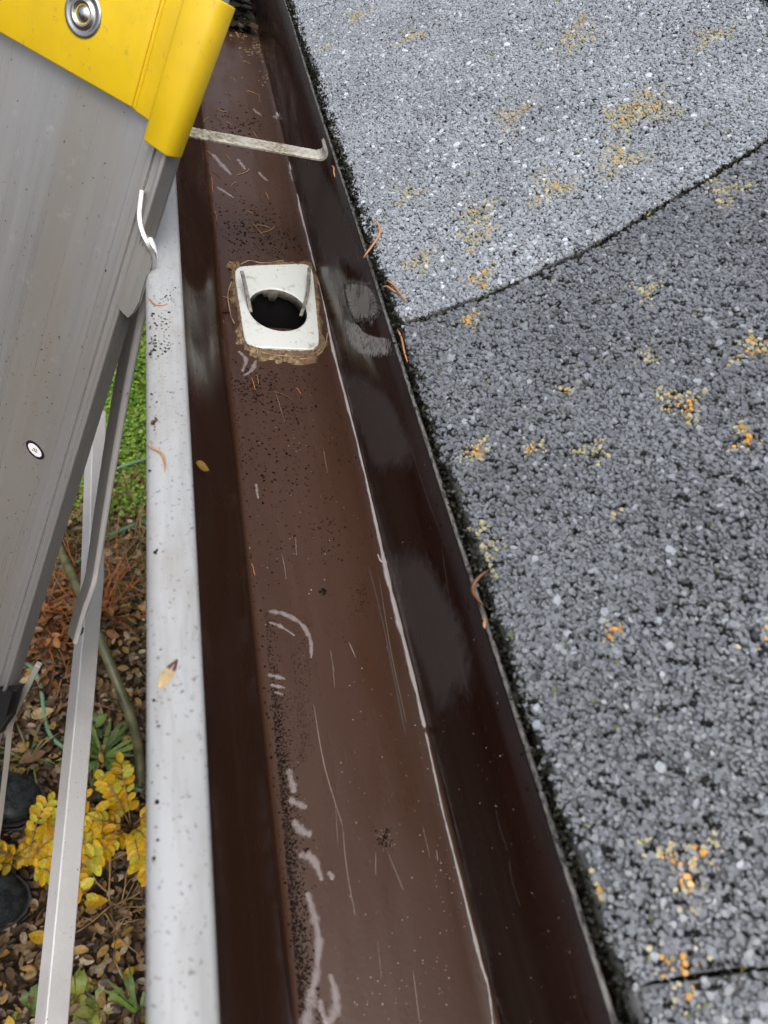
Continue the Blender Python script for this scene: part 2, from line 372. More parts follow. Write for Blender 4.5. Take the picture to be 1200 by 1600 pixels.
LICH = [(735, 500, .9, 1), (745, 708, 1, 1), (840, 700, .8, 1), (930, 705, .9, 0), (1070, 635, 1.2, 1), (1160, 690, 1, 1), (1175, 545, 1.2, 1),
        (755, 868, 1.3, 0), (745, 835, .8, 0), (955, 985, .6, 1), (1070, 1355, 1.3, 1), (1060, 1520, 1, 1), (745, 335, 1.2, .3), (745, 370, .9, .3),
        (860, 295, 1.3, .3), (1005, 170, 1.7, .4), (985, 185, 1.4, .2), (800, 182, 1.2, .3), (655, 410, .9, 0), (750, 437, .8, .6), (640, 305, .8, .3), (1010, 455, 1, 0),
        (640, 60, 1, .3), (560, 25, 1, .3), (900, 65, 1.2, .1), (970, 250, 1.3, .1), (905, 40, .9, .6), (1185, 1000, .8, .6), (925, 1405, .8, .8),
        (1140, 300, .9, .3), (510, 75, .7, .3), (1040, 620, .7, .5), (1110, 60, 1.1, .2), (960, 800, .6, .2), (885, 610, .6, .7), (1010, 560, .7, 0)]
LP = np.array([[*on_roof(u, v), r * (.0075 if v > 450 else .011), k] for u, v, r, k in LICH])
def shingle(f_lo, f_hi, s0, s1, parent, name='shingle', drop=0, dens=1.0, label=None, gap_lo=.0012, gap_hi=.0012, tone=1.0):
    """one tab: asphalt base with real mineral granules standing on it (all one mesh: surface pattern)"""
    mb = MB(); S = np.linspace(s0, s1, 60)
    e0 = .0018 * np.sin(S * 90 + s0) + .0012 * np.sin(S * 231); e1 = .0018 * np.sin(S * 77 + 2) + .0012 * np.sin(S * 203 + 1)
    lo = f_lo(S) + gap_lo + e0 * .35; hi = f_hi(S) - gap_hi + e1 * .35
    TH = .0035
    vs = []
    for s_, a, b in zip(S, lo, hi):
        for y in np.linspace(a, b, 8): vs.append(roof_pt(s_, y, 0))
        for y in np.linspace(a, b, 8): vs.append(roof_pt(s_, y, -TH))
    fs = []
    for i in range(59):
        b0, b1 = i * 16, (i + 1) * 16
        for j in range(7):
            fs.append((b0 + j, b0 + j + 1, b1 + j + 1, b1 + j)); fs.append((b0 + 8 + j, b1 + 8 + j, b1 + 9 + j, b0 + 9 + j))
        fs += [(b0, b1, b1 + 8, b0 + 8), (b0 + 7, b0 + 15, b1 + 15, b1 + 7)]
    fs += [tuple(range(8)) + tuple(range(15, 7, -1)), tuple(59 * 16 + k for k in range(7, -1, -1)) + tuple(59 * 16 + k for k in range(8, 16))]
    mb.add(vs, fs)
    base_me = mb.mesh(name)
    # granules: small, low and close; darker ones fill irregular hollows, a few pale flakes stand out
    sp = .00150 / dens
    ymin, ymax = float(lo.min()), float(hi.max())
    ns, ny = int((s1 - s0) / (sp * .87)), int((ymax - ymin) / sp)
    gs, gy = np.meshgrid(np.arange(ns), np.arange(ny), indexing='ij')
    s_ = s0 + gs * sp * .87 + .0002; y_ = ymin + (gy + .5 * (gs % 2)) * sp
    s_ = (s_ + rng.normal(0, sp * .28, s_.shape)).ravel(); y_ = (y_ + rng.normal(0, sp * .28, y_.shape)).ravel()
    l_ = np.interp(s_, S, lo); h_ = np.interp(s_, S, hi)
    edge = s0 + .0010 * np.sin(y_ * 430) + .0011 * np.sin(y_ * 151 + 1) + .0008 * np.sin(y_ * 1130 + 2) + .0016 + (.0018 * np.sin(y_ * 37 + 1) if True else 0)
    ok = (y_ > l_ + .0002) & (y_ < h_ - .0002) & (s_ > edge) & (s_ < s1)
    s_, y_ = s_[ok], y_[ok]; n_ = len(s_)
    fld = np.zeros(n_); p_, q_ = (s_ + y_) / 1.414, (s_ - y_) / 1.414
    for _ in range(26):
        kp, kq = rng.normal(0, 2 * np.pi / (.0046 if tone < 1.2 else .0026)), rng.normal(0, 2 * np.pi / (.0085 if tone < 1.2 else .0045))
        fld += np.cos(kp * p_ + kq * q_ + rng.uniform(0, 6.28))
    fld /= 3.6; low = np.sin(s_ * 41 + 1) * np.sin(y_ * 33 + .5) * .25
    pitm = fld + low + rng.normal(0, .22 if tone < 1.2 else .5, n_) > (1.12 if tone < 1.2 else 1.4)
    r_ = sp * np.clip(rng.lognormal(-.20, .24, n_), .45, 1.35)
    fl = (rng.random(n_) > .975) & ~pitm; r_[fl] *= rng.uniform(1.1, 1.55, fl.sum()); r_[pitm] = sp * rng.uniform(.66, .95, pitm.sum())
    hgt = np.clip(rng.normal(.25, .10, n_), .08, .55) * r_; hgt[pitm] = .00012
    ang = np.arange(6) * np.pi / 3
    tv = np.zeros((n_, 12, 3)); jr = rng.uniform(.60, 1.22, (n_, 6)); asp = rng.uniform(.5, 1.0, n_)
    tilt = rng.normal(0, .085, (n_, 2)); tilt[pitm] = 0
    for q, (rr, hh) in enumerate(((1.0, 0.0), (.74, 1.0))):
        x = np.cos(ang)[None] * jr * rr * r_[:, None]; y = np.sin(ang)[None] * jr * rr * (r_ * asp)[:, None]
        tv[:, q * 6:q * 6 + 6, 0] = x; tv[:, q * 6:q * 6 + 6, 1] = y
        tv[:, q * 6:q * 6 + 6, 2] = hh * hgt[:, None] + hh * (x * tilt[:, :1] + y * tilt[:, 1:]) - (.0003 if q == 0 else 0)
    tf = [tuple(range(6, 12))] + [(k, (k + 1) % 6, 6 + (k + 1) % 6, 6 + k) for k in range(6)]
    R = rotz(rng.uniform(0, 6.28, n_)); B = np.stack([UP, np.array([0, 1., 0]), RN], 1)
    R = np.einsum('ij,njk->nik', B, R)
    P = RP[None] + s_[:, None] * UP[None] + np.stack([0 * y_, y_, 0 * y_], 1) + RN[None] * .0002
    P += RN[None] * np.where(pitm, rng.uniform(0, .0002, n_), .00020 + .00016 * np.clip(1.3 - fld, .3, 2.2))[:, None]
    g_ = np.clip(rng.normal(.175, .030, n_), .09, .30) * (1 + .10 * np.sin(s_ * 60) * np.sin(y_ * 47 + 1))
    g_ = np.where(fl, rng.uniform(.24, .40, n_), g_); g_ = np.where(rng.random(n_) < .03, rng.uniform(.05, .09, n_), g_)
    g_ = g_ * tone; col = np.stack([g_ * .91, g_ * 1.0, g_ * 1.13], 1)
    for ls, ly, lr, k in LP:
        d = np.hypot(s_ - ls, (y_ - ly) * rng.normal(1, .02)) / (lr * (1 + .35 * np.sin(3 * np.arctan2(y_ - ly, s_ - ls) + ls * 900)))
        near = rng.random(n_) < np.clip(1.25 - d, 0, 1) * .62
        pale = np.array([.36, .33, .20]); mixk = rng.random(n_)[:, None] < np.clip((1.0 - d) * k, 0, 1)[:, None] * .9
        oc = np.where(mixk, np.array([.56, .29, .05]), pale)
        col[near] = (oc * rng.uniform(.6, 1.1, (n_, 1)))[near]
    col[pitm] = np.array([.011, .0115, .0115]) * rng.uniform(.5, 1.8, (pitm.sum(), 1))
    gm = rng.random(n_) < .003; col[gm] = np.array([.10, .12, .03])
    me_o = batch(name + '_tmp', M_GRAN, tv, tf, R, P, col)
    # merge base + granules into one mesh
    gme = me_o.data
    nv = len(base_me.vertices)
    import bmesh
    bm = bmesh.new(); bm.from_mesh(base_me)
    lay = bm.verts.layers.float_color.new('tint')
    for v in bm.verts: v[lay] = (.10 * tone, .104 * tone, .112 * tone, 1) if v.index >= 16 else (.012, .013, .008, 1)
    bm.to_mesh(base_me); bm.free()
    bm = bmesh.new(); bm.from_mesh(gme); bm.from_mesh(base_me); bm.to_mesh(gme); bm.free()
    gme.name = name; me_o.name = name
    me_o.parent = parent; me_o.matrix_parent_inverse = Matrix.Translation(Vector(house.location)).inverted()
    bpy.data.meshes.remove(base_me)
    if label: me_o['label'] = label
    return me_o
COURSE = .283
for lo_, hi_, lab, g0, g1, tn in ((fB, fA, 'pale upper shingle tab between two slots', .0019, .0008, 1.5), (fC, fB, 'darker wide shingle tab below the mossy slot', .0004, .0019, .78), (fE, fC, None, .001, .0004, .85), (fA, fD, None, .0008, .001, 1.5)):
    shingle(lo_, hi_, -.0034, COURSE, house, label=lab, gap_lo=g0, gap_hi=g1, tone=tn)
for k in range(3):
    a, b = (lambda s, k=k: fC(s * 0 + .1) + .12 + (k - 1) * .42), (lambda s, k=k: fC(s * 0 + .1) + .12 + k * .42)
    # next course, mostly out of the picture
    RP = np.array([XE, 0, ZE]) + RN * .0045
    shingle(a, b, COURSE - .002, COURSE + .16, house, dens=.8)
    RP = np.array([XE, 0, ZE])

# dark moss hanging along the eave edge and growing in the slot
def tufts(pts, nrm_dir, n_each, ln, spread, cols):
    P, R, T = [], [], []
    tv = np.array([(-.26, 0, 0), (.26, 0, 0), (.2, .05, .6), (0, .15, 1.0), (-.2, .05, .6)])
    for p in pts:
        for _ in range(n_each):
            d = nrm(np.asarray(nrm_dir) + rng.normal(0, .65, 3)); a = nrm(np.cross(d, rng.normal(0, 1, 3))); b = np.cross(d, a)
            s_ = ln * rng.uniform(.4, 1.2); R.append(np.stack([a, b, d], 1) * s_); P.append(np.asarray(p) + rng.normal(0, spread, 3)); 
            T.append(np.array(cols[rng.integers(len(cols))]) * rng.uniform(.6, 1.3))
    return tv, [(0, 1, 2, 4), (4, 2, 3)], np.array(R), np.array(P), np.array(T)
pts = []
for y in np.arange(-.25, 1.25, .0022):
    dn = .5 + .5 * math.sin(y * 37 + 1) * math.sin(y * 13) + .35 * math.sin(y * 91)
    dn = max(dn, .9 if .36 < y < .75 else .35)
    for _ in range(3 + int(dn * 3)): pts.append(roof_pt(rng.uniform(-.0050, -.0018 + .0030 * dn), y + rng.normal(0, .0012), rng.uniform(-.006, .0010)))
tv, tf, R, P, T = tufts(pts, (-.4, 0, .35), 9, .0024, .0011, [(.006, .0065, .004), (.010, .011, .005), (.005, .005, .004), (.018, .018, .007)])
batch('moss', M_TINT, tv, tf, R, P, T, label='dark moss fringe along the eave edge of the shingles', cat='moss', kind='stuff')
pts = []
for s_ in np.arange(.004, .36, .0016):
    y = float(fB(np.array(s_))); k = 4 if s_ < .12 else 7
    for _ in range(k): pts.append(roof_pt(s_, y + rng.normal(0, .0010), rng.uniform(-.0035, -.0004 if s_ < .12 else .0004)))
for s_ in np.arange(.02, .14, .0012):
    kk = math.sin(s_ * 130 + 1) + .4 * math.sin(s_ * 420)
    pts += [roof_pt(s_ + rng.normal(0, .001), float(fC(np.array(s_))) + rng.normal(0, .0013), rng.uniform(-.002, .0006)) for _ in range(7 if kk > .2 else 1)]
tv, tf, R, P, T = tufts(pts, (-.2, 0, .4), 5, .0019, .0007, [(.004, .004, .003)] * 6 + [(.008, .009, .004)] * 4 + [(.04, .04, .010), (.13, .115, .025)])
batch('moss', M_TINT, tv, tf, R, P, T, label='green moss growing in the slots between shingle tabs', cat='moss', kind='stuff')

# ------------------------------------------------------------------ rain gutter
gut = empty('rain_gutter', (.07, .4, FLOOR - .004), label='brown lined rain gutter with white front lip along the shingle eave', cat='gutter')
GY0, GY1 = -.6, 1.9
front = [(XL1 - .001, RIM - .0015), (XL1 + .0006, RIM - .012), (XL1 + .0012, RIM - .026), (XL1 + .004, RIM - .040), (XL1 + .011, RIM - .054), (XL1 + .020, RIM - .066), (XL1 + .029, RIM - .078), (XF0 - .0035, RIM - .090), (XF0 - .0012, RIM - .0937), (XF0 + .0006, FLOOR)]
# outlet place on the floor
oc = on_floor(436, 483); OX, OY = oc[0], oc[1]
oTL, oTR, oBR, oBL = (on_floor(*p) for p in ((364, 420), (487, 415), (500, 551), (383, 546)))
HW, HY = .0255, .0265
ys = list(np.linspace(GY0, OY - HY + .002, 120)) + list(np.linspace(OY + HY - .002, GY1, 130))
gap = 119
backp = [(XF1 - .0012, FLOOR), (XF1 + .0002, FLOOR + .0008), (XF1 + .0004, FLOOR + .003), (XB - .0006, RIM - .05), (XB - .0006, RIM - .0015)]
floorx = list(np.linspace(XF0 + .0006, XF1 - .0012, 9)[1:-1])
hx0, hx1 = OX - HW + .003, OX + HW - .003
floorx = [XF0 + .004, XF0 + .008, hx0 - .003, hx0, OX, hx1, (hx1 + XF1) / 2]
prof = front + [(x, FLOOR) for x in floorx] + backp
nf = len(front); i0, i1 = nf + 3, nf + 5
k = len(prof); mb = MB(); vs = []
for j, y in enumerate(ys):
    for i, (x, z) in enumerate(prof):
        wob = .0011 * math.sin(y * 9 + x * 20) + .0006 * math.sin(y * 23 + 1.0)
        dx = wob if i < nf - 2 and i > 0 else 0
        vs.append((x + dx, y, z))
fs = [(j * k + i, (j + 1) * k + i, (j + 1) * k + i + 1, j * k + i + 1) for j in range(len(ys) - 1) for i in range(k - 1) if not (j == gap and i0 <= i < i1)]
mb.add(vs, fs, True)
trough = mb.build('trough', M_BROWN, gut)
so = trough.modifiers.new('sheet', 'SOLIDIFY'); so.thickness = .0007; so.offset = 1
# white front lip and outside face
lipp = [(XL1, RIM - .010), (XL1 + .0004, RIM - .0012), (XL1 - .001, RIM), (XL0 + .005, RIM - .0002), (XL0 + .0015, RIM - .0012), (XL0, RIM - .0042), (XL0, RIM - .022), (XL0 + .004, RIM - .030), (XL0 + .008, RIM - .034), (XL0 + .013, RIM - .048), (XL0 + .024, RIM - .064), (XF0 - .012, RIM - .082), (XF0 - .008, FLOOR - .0022), (XF0 + .004, FLOOR - .0026)]
yl = np.linspace(GY0, GY1, 120)
mb = MB(); k = len(lipp)
mb.add([(x + .0004 * math.sin(y * 8), y, z + .0003 * math.sin(y * 11)) for y in yl for x, z in lipp if True], [(j * k + i, j * k + i + 1, (j + 1) * k + i + 1, (j + 1) * k + i) for j in range(len(yl) - 1) for i in range(k - 1)], True)
# hole in the outside floor is hidden under the outlet collar; leave the underside strip as two runs
lip = mb.build('front_lip', M_WHITE, gut)
so = lip.modifiers.new('sheet', 'SOLIDIFY'); so.thickness = .0006; so.offset = -1
# back hem (grey raised edge)
def m_hem():
    m = mat('worn_hem', (.30, .29, .27), .5); g = NG(m); n = g.noise(g.obj((1, .3, 1)), 700, 5, .7)
    g.set(Base_Color=g.ramp(n, [(.40, (.035, .03, .025)), (.50, (.28, .27, .25)), (.7, (.40, .39, .37))]), Normal=g.bump(n, .3, .0006)); return m
mb = MB(); yh = np.linspace(GY0, GY1, 200)
mb.tube([(XB + .0006 + .0003 * math.sin(y * 17), y, RIM - .0006 + .0004 * math.sin(y * 7)) for y in yh], .0011, 10)
mb.build('back_hem', m_hem(), gut)
# hanger strap
ha = on_lip(285, 206, -.003); hb = on_lip(512, 247, -.006)
hb[0] = XB - .003
d = hb - ha; t_ = nrm(d); side = nrm(np.cross(t_, (0, 0, 1))); upv = np.cross(side, t_)
prof = [(-.0075, 0), (-.0075, .0012), (-.0055, .0022), (.0055, .0022), (.0075, .0012), (.0075, 0), (.0055, .0008), (-.0055, .0008)]
pp = [ha + d * q for q in np.linspace(0, .93, 9)]
mb = MB(); mb.sweep(prof, pp, [side] * 9, [upv] * 9)
# hooked end
c0 = pp[-1]; arc = []
for a in np.linspace(0, 2.6, 9): arc.append(c0 + t_ * .006 * math.sin(a) + np.array([0, 0, 1]) * .006 * (1 - math.cos(a)))
Us = [side] * 9; Vs = [nrm(np.array([0, 0, 1]) * math.cos(a) - t_ * math.sin(a)) for a in np.linspace(0, 2.6, 9)]
mb.sweep([(-.0075, 0), (-.0075, .002), (.0075, .002), (.0075, 0)], arc, Us, Vs)
strap = mb.build('hanger_strap', M_STRAP, gut)
# outlet: plate with a round hole, collar, prongs
def ring_plate(c, half, hole, z0, z1, name, m, parent, nseg=96, cr=.006, quad=None):
    mb = MB(); out, inn = [], []
    for q in range(nseg):
        a = 2 * math.pi * q / nseg; ca, sa = math.cos(a), math.sin(a)
        e = 9.0; rr = (abs(ca) ** e + abs(sa) ** e) ** (-1 / e)
        u_, v_ = ca * rr, sa * rr
        if quad is not None:
            TL, TR, BR, BL = quad; s_, t2 = (u_ + 1) / 2, (v_ + 1) / 2
            p = (1 - s_) * ((1 - t2) * BL + t2 * TL) + s_ * ((1 - t2) * BR + t2 * TR); out.append((p[0], p[1]))
        else: out.append((c[0] + u_ * half[0], c[1] + v_ * half[1]))
        inn.append((c[0] + ca * hole * 1.03, c[1] + sa * hole * 1.20))
    rows = [[(x, y, z0) for x, y in out], [(x, y, z1 - .0006) for x, y in out], [(x * .983 + c[0] * .017, y * .983 + c[1] * .017, z1) for x, y in out],
            [(c[0] + (x - c[0]) * 1.05, c[1] + (y - c[1]) * 1.05, z1) for x, y in inn], [(x, y, z1 - .0008) for x, y in inn]]
    n_ = nseg
    # jagged collar
    cl = []; nseg = nseg
    for q, (x, y) in enumerate(inn):
        a = 2 * math.pi * q / nseg
        dpt = .0074 - (.0034 if 1.95 < a < 2.35 else 0) + (.0042 if 1.45 < a < 1.75 else 0) + (.002 if .3 < a < .75 else 0) + .0004 * math.sin(a * 17)
        cl.append((c[0] + (x - c[0]) * .985, c[1] + (y - c[1]) * .985, z1 - dpt))
    plate_rows = list(rows); rows = [rows[-1], cl]; rows.append([(c[0] + (x - c[0]) * 1.06, c[1] + (y - c[1]) * 1.06, z - .0002) for x, y, z in cl]); rows.append([(c[0] + (x - c[0]) * 1.07, c[1] + (y - c[1]) * 1.07, z0) for x, y in inn])
    def lay(rows_, nm, mm, par):
      mb = MB(); vs = [p for r in rows_ for p in r]; fs = []
      for r in range(len(rows_) - 1):
        for q in range(n_): fs.append((r * n_ + q, r * n_ + (q + 1) % n_, (r + 1) * n_ + (q + 1) % n_, (r + 1) * n_ + q))
      mb.add(vs, fs, True)
      return mb.build(nm, mm, par)
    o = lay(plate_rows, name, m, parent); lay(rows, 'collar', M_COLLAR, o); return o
hc = on_floor(434, 484, .002); HR = .0187
hl, hr = on_floor(390, 484), on_floor(476, 478); HR = (hr[0] - hl[0]) / 2; 
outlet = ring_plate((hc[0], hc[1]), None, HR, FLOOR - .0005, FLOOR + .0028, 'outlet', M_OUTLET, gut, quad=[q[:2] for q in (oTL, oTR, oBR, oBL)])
eo = outlet.modifiers.new('edge', 'EDGE_SPLIT'); eo.split_angle = .45
def px_on(u, v, h): return on_floor(u, v, h)
for (u0, v0, u1, v1, u2, v2) in ((378, 424, 385, 455, 392, 488), (483, 418, 481, 455, 470, 494)):
    mb = MB(); p0, p1, p2 = px_on(u0, v0, .013), px_on(u1, v1, .009), px_on(u2, v2, .0015)
    path = smooth_path([p0, p1, p2], 5); n_ = len(path)
    sd = np.array([1., 0, 0]); Us = [sd] * n_; Vs = [nrm(np.cross(sd, nrm(path[min(i + 1, n_ - 1)] - path[max(i - 1, 0)]))) for i in range(n_)]
    mb.sweep([(-.0014, -.0008), (-.0014, .0008), (.0014, .0008), (.0014, -.0008)], path, Us, Vs)
    mb.build('prong', M_PRONG, outlet, bevel=.0003)
mb = MB(); n_ = 40; rw = [(HR * 1.10, -.0022), (HR * 1.15, -.02), (HR * 1.15, -.16)]
vs = [(hc[0] + r * math.cos(2 * math.pi * q / n_), hc[1] + r * 1.2 * math.sin(2 * math.pi * q / n_), FLOOR + z) for r, z in rw for q in range(n_)]
fs = [(r * n_ + q, (r + 1) * n_ + q, (r + 1) * n_ + (q + 1) % n_, r * n_ + (q + 1) % n_) for r in range(2) for q in range(n_)] + [tuple(2 * n_ + q for q in range(n_))]
mb.add(vs, fs, True); mb.build('downpipe', mat('dark_pipe_inside', (.012, .011, .012), .5), gut)
# silt ridge round the plate
mb = MB(); ringpts = [(352, 398), (375, 408), (430, 404), (462, 409), (490, 414), (505, 470), (519, 535), (512, 572), (485, 583), (440, 575), (400, 560), (374, 545), (362, 515), (352, 470), (350, 430)]
ip = [(372, 425), (385, 424), (430, 420), (462, 421), (480, 421), (488, 470), (494, 530), (494, 545), (480, 546), (440, 545), (405, 543), (388, 538), (381, 515), (375, 470), (370, 440)]
def closed_path(pts, k_=8):
    n_ = len(pts); out = []
    for i in range(n_):
        p0, p1, p2, p3 = (np.asarray(pts[(i + o) % n_], float) for o in (-1, 0, 1, 2))
        for j in range(k_):
            t = j / k_; out.append(.5 * (2 * p1 + (p2 - p0) * t + (2 * p0 - 5 * p1 + 4 * p2 - p3) * t * t + (3 * p1 - p0 - 3 * p2 + p3) * t ** 3))
    return out
_O, I = closed_path([on_floor(*p) for p in ringpts], 20), closed_path([on_floor(*p) for p in ip], 20); n_ = len(_O)
O = []
for q, (o_, i_) in enumerate(zip(_O, I)):
    k_ = .66 + .20 * math.sin(q * .05 + 4.2) + .09 * math.sin(q * .17) + .05 * math.sin(q * .41 + 2); O.append(i_ + (o_ - i_) * min(1.1, max(.4, k_)))
Kr = 9; vs = []
for q in range(n_):
    jit = .0011 * (math.sin(q * .21) + math.sin(q * .57 + 1)) + rng.normal(0, .0004)
    for r in range(Kr):
        t = r / (Kr - 1); p = O[q] * (1 - t) + I[q] * t
        h = (.0003 + .0028 * math.sin(math.pi * min(1, t * 1.1)) ** .7 * (.65 + .35 * math.sin(q * .13)) + rng.uniform(-.0006, .0008)) * (0 if r in (0,) else 1)
        if r == Kr - 1: h = .0012
        vs.append(p + np.array([jit * (1 - t), jit * (1 - t), h]))
fs = [(q * Kr + r, ((q + 1) % n_) * Kr + r, ((q + 1) % n_) * Kr + r + 1, q * Kr + r + 1) for q in range(n_) for r in range(Kr - 1)]
mb.add(vs, fs, True); mb.build('silt_ridge', M_MUD, label='dried tan silt ridge around the white outlet plate', cat='silt')

M_ROOT = mat('root_fibre_tan', (.30, .20, .11), .7)
for kk, pts_ in enumerate(([(386, 520), (392, 535), (403, 545), (415, 552), (440, 556), (470, 557)], [(396, 520), (401, 540), (402, 552)], [(490, 520), (496, 535), (488, 550), (478, 556)], [(357, 408), (372, 414), (390, 407), (410, 411), (440, 407)], [(362, 440), (356, 460), (360, 490), (366, 505)], [(404, 541), (412, 540), (424, 541)], [(468, 561), (490, 558), (506, 545), (512, 520)], [(378, 498), (386, 512), (390, 526)])):
    p_ = smooth_path([on_floor(u, v, .0022) for u, v in pts_], 5); mb = MB(); mb.tube(p_, [.0004 + .0002 * math.sin(q) for q in range(len(p_))], 5)
    mb.build('root_fibre', M_ROOT, label='thin tan root fibre caught in the silt around white outlet', cat='root fibre', group='root fibres around the outlet')
# wet glints painted as pale smears and films, plus bead and scratches: thin raised patches
def edge_attr(me, vals):
    a = me.attributes.new('edge', 'FLOAT', 'POINT'); a.data.foreach_set('value', np.array(vals, np.float32))
def smear(name, pts, widths, m, proj=on_floor, h=.00022, parent=None, seg=9, up=(0, 0, 1), k=6, edge=1.0):
    P3 = smooth_path([proj(*p, .00012) for p in pts], k); n_ = len(P3)
    wpx = np.interp(np.linspace(0, len(pts) - 1, n_), range(len(pts)), widths)
    up = np.asarray(up, float); vs, ev = [], []
    for i, p in enumerate(P3):
        t = nrm(P3[min(i + 1, n_ - 1)] - P3[max(i - 1, 0)]); sd = nrm(np.cross(up, t))
        dist = np.dot(p - CAM, A[:, :].T @ np.array([0, 0, 1.])) if False else np.linalg.norm(p - CAM) * .9
        hw = wpx[i] * .56 * dist / F * (1 + .38 * math.sin(i * 1.7 + pts[0][0]) * math.sin(i * .63 + pts[0][1]))
        for j in range(seg):
            q = -1 + 2 * j / (seg - 1); vs.append(p + sd * hw * q + up * h * (1 - q * q) * (0 if i in (0, n_ - 1) else 1))
            ev.append(0 if i in (0, n_ - 1) else min(1, 1.35 * (1 - abs(q))) * edge)
    fs = [(i * seg + j, i * seg + j + 1, (i + 1) * seg + j + 1, (i + 1) * seg + j) for i in range(n_ - 1) for j in range(seg - 1)]
    mb = MB(); mb.add(vs, fs, True); me = mb.mesh(name); edge_attr(me, ev)
    return link(name, me, m, parent)
def patch(name, outline, m, proj, h=.00015, parent=None, rag=.0, soft=.18, k=14):
    """thin film patch lying on the metal: ragged outline (rag in m, mostly along the fall line), rings inwards"""
    pts = closed_path([proj(*p, h) for p in outline], k); n_ = len(pts); q_ = np.arange(n_) / n_ * 2 * np.pi
    if rag:
        nz = sum(np.sin(q_ * f + rng.uniform(0, 6.28)) * a for f, a in ((23, .5), (41, .5), (67, .4), (103, .3), (149, .25))) + rng.normal(0, .15, n_)
        dirv = np.array([0, .25, 1.0]) if proj is on_back else np.array([.5, 1, 0])
        rim = [p + dirv * rag * v for p, v in zip(pts, nz)]
    else: rim = pts
    c = sum(pts) / n_; vs, ev = [], []; RT = [1, 1 - soft, .6, .3]
    for t, e in zip(RT, (0, .8, 1, 1)):
        for p in (rim if t == 1 else pts): vs.append(c + (p - c) * t); ev.append(e)
    vs.append(c); ev.append(1)
    fs = [(r * n_ + q, r * n_ + (q + 1) % n_, (r + 1) * n_ + (q + 1) % n_, (r + 1) * n_ + q) for r in range(3) for q in range(n_)]
    fs += [(3 * n_ + q, 3 * n_ + (q + 1) % n_, 4 * n_) for q in range(n_)]
    mb = MB(); mb.add(vs, fs, True); me = mb.mesh(name); edge_attr(me, ev); return link(name, me, m, parent)
SM = [([(418, 955), (445, 960), (470, 975), (485, 1000), (486, 1030)], [8, 12, 11, 10, 4]), ([(420, 972), (440, 980), (462, 994)], [5, 9, 3]),
      ([(418, 1054), (432, 1057), (446, 1061)], [7, 10, 6]), ([(422, 1070), (435, 1073), (446, 1075)], [6, 8, 5]), ([(428, 1081), (438, 1084), (443, 1086)], [4, 7, 3]),
      ([(450, 1200), (455, 1220), (460, 1240)], [10, 14, 16]), ([(450, 1250), (468, 1257), (480, 1262)], [14, 16, 10]), ([(458, 1280), (470, 1297), (488, 1305)], [12, 22, 10]),
      ([(466, 1338), (480, 1336), (495, 1352), (503, 1378)], [10, 20, 16, 6]), ([(512, 1362), (518, 1368), (520, 1375)], [7, 12, 8]),
      ([(480, 1392), (490, 1430), (497, 1470), (494, 1520), (486, 1555), (480, 1600), (478, 1640)], [10, 15, 16, 15, 18, 30, 30]),
      ([(514, 1520), (524, 1550), (524, 1580), (510, 1605)], [8, 16, 20, 16]), ([(500, 1560), (503, 1580), (512, 1600)], [10, 12, 12]),
      ([(372, 548), (384, 562), (378, 582)], [8, 10, 4]), ([(400, 562), (394, 578), (380, 588)], [8, 10, 4]),
      ([(332, 240), (345, 256), (362, 274)], [6, 11, 5]), ([(338, 292), (350, 299), (366, 310)], [5, 8, 4]), ([(371, 248), (377, 256), (384, 266)], [5, 8, 4]), ([(404, 268), (410, 276), (420, 284)], [5, 8, 3]),
      ([(396, 170), (402, 176), (410, 182)], [5, 8, 3]), ([(436, 178), (430, 184), (440, 184)], [6, 10, 5]), ([(452, 258), (455, 270), (458, 284)], [6, 9, 5]),
      ([(400, 755), (402, 770), (404, 780)], [5, 7, 3])]
for pts, wd in SM: smear('glint_smear', pts, wd, M_SMEAR, parent=gut)
bl = [(432, 175), (440, 192), (447, 215), (455, 258), (462, 285), (470, 330), (487, 395), (505, 468), (520, 545), (545, 640), (568, 730), (590, 830), (605, 900), (625, 980), (648, 1070), (664, 1140)]
smear('pale_bead', bl, [4, 6, 4, 8, 4, 5, 6, 4, 6, 6, 7, 8, 11, 11, 10, 7], M_BEAD, h=.0007, parent=gut)
smear('pale_bead', [(664, 1140), (690, 1260), (705, 1320), (725, 1400), (750, 1500), (762, 1540), (768, 1585), (770, 1610)], [6, 4, 5, 6, 7, 5, 4, 3], M_BEAD, h=.0006, parent=gut)
smear('pale_bead', [(590, 866), (594, 876), (602, 880), (607, 872), (600, 864)], [4, 4, 5, 4, 3], M_BEAD, h=.0008, parent=gut)
smear('pale_streak', [(575, 880), (600, 980), (620, 1080), (634, 1150)], [3, 4, 5, 3], M_STREAK, parent=gut, h=.0002)
bk = (-1, 0, 0)
patch('sheen_patch', [(596, 858), (620, 848), (648, 842), (672, 866), (702, 918), (728, 968), (744, 1024), (750, 1075), (742, 1100), (722, 1104), (706, 1122), (684, 1128), (668, 1085), (650, 1035), (632, 985), (610, 920)], M_FILM, on_back, .0003, gut, .0012, .3)
patch('sheen_patch', [(528, 575), (560, 572), (610, 612), (640, 668), (658, 720), (640, 745), (612, 738), (590, 748), (566, 695), (546, 640)], M_FILM, on_back, .0003, gut, .0012, .3)
patch('sheen_patch', [(456, 232), (486, 228), (512, 265), (550, 340), (586, 425), (566, 440), (540, 425), (512, 436), (490, 375), (468, 290)], M_FILM, on_back, .0003, gut, .0012, .3)
patch('pale_glint_patch', [(520, 424), (555, 418), (586, 424), (608, 458), (616, 500), (592, 520), (566, 520), (545, 520), (528, 480)], M_CLOUD, on_back, .0005, gut, .0008, .5)
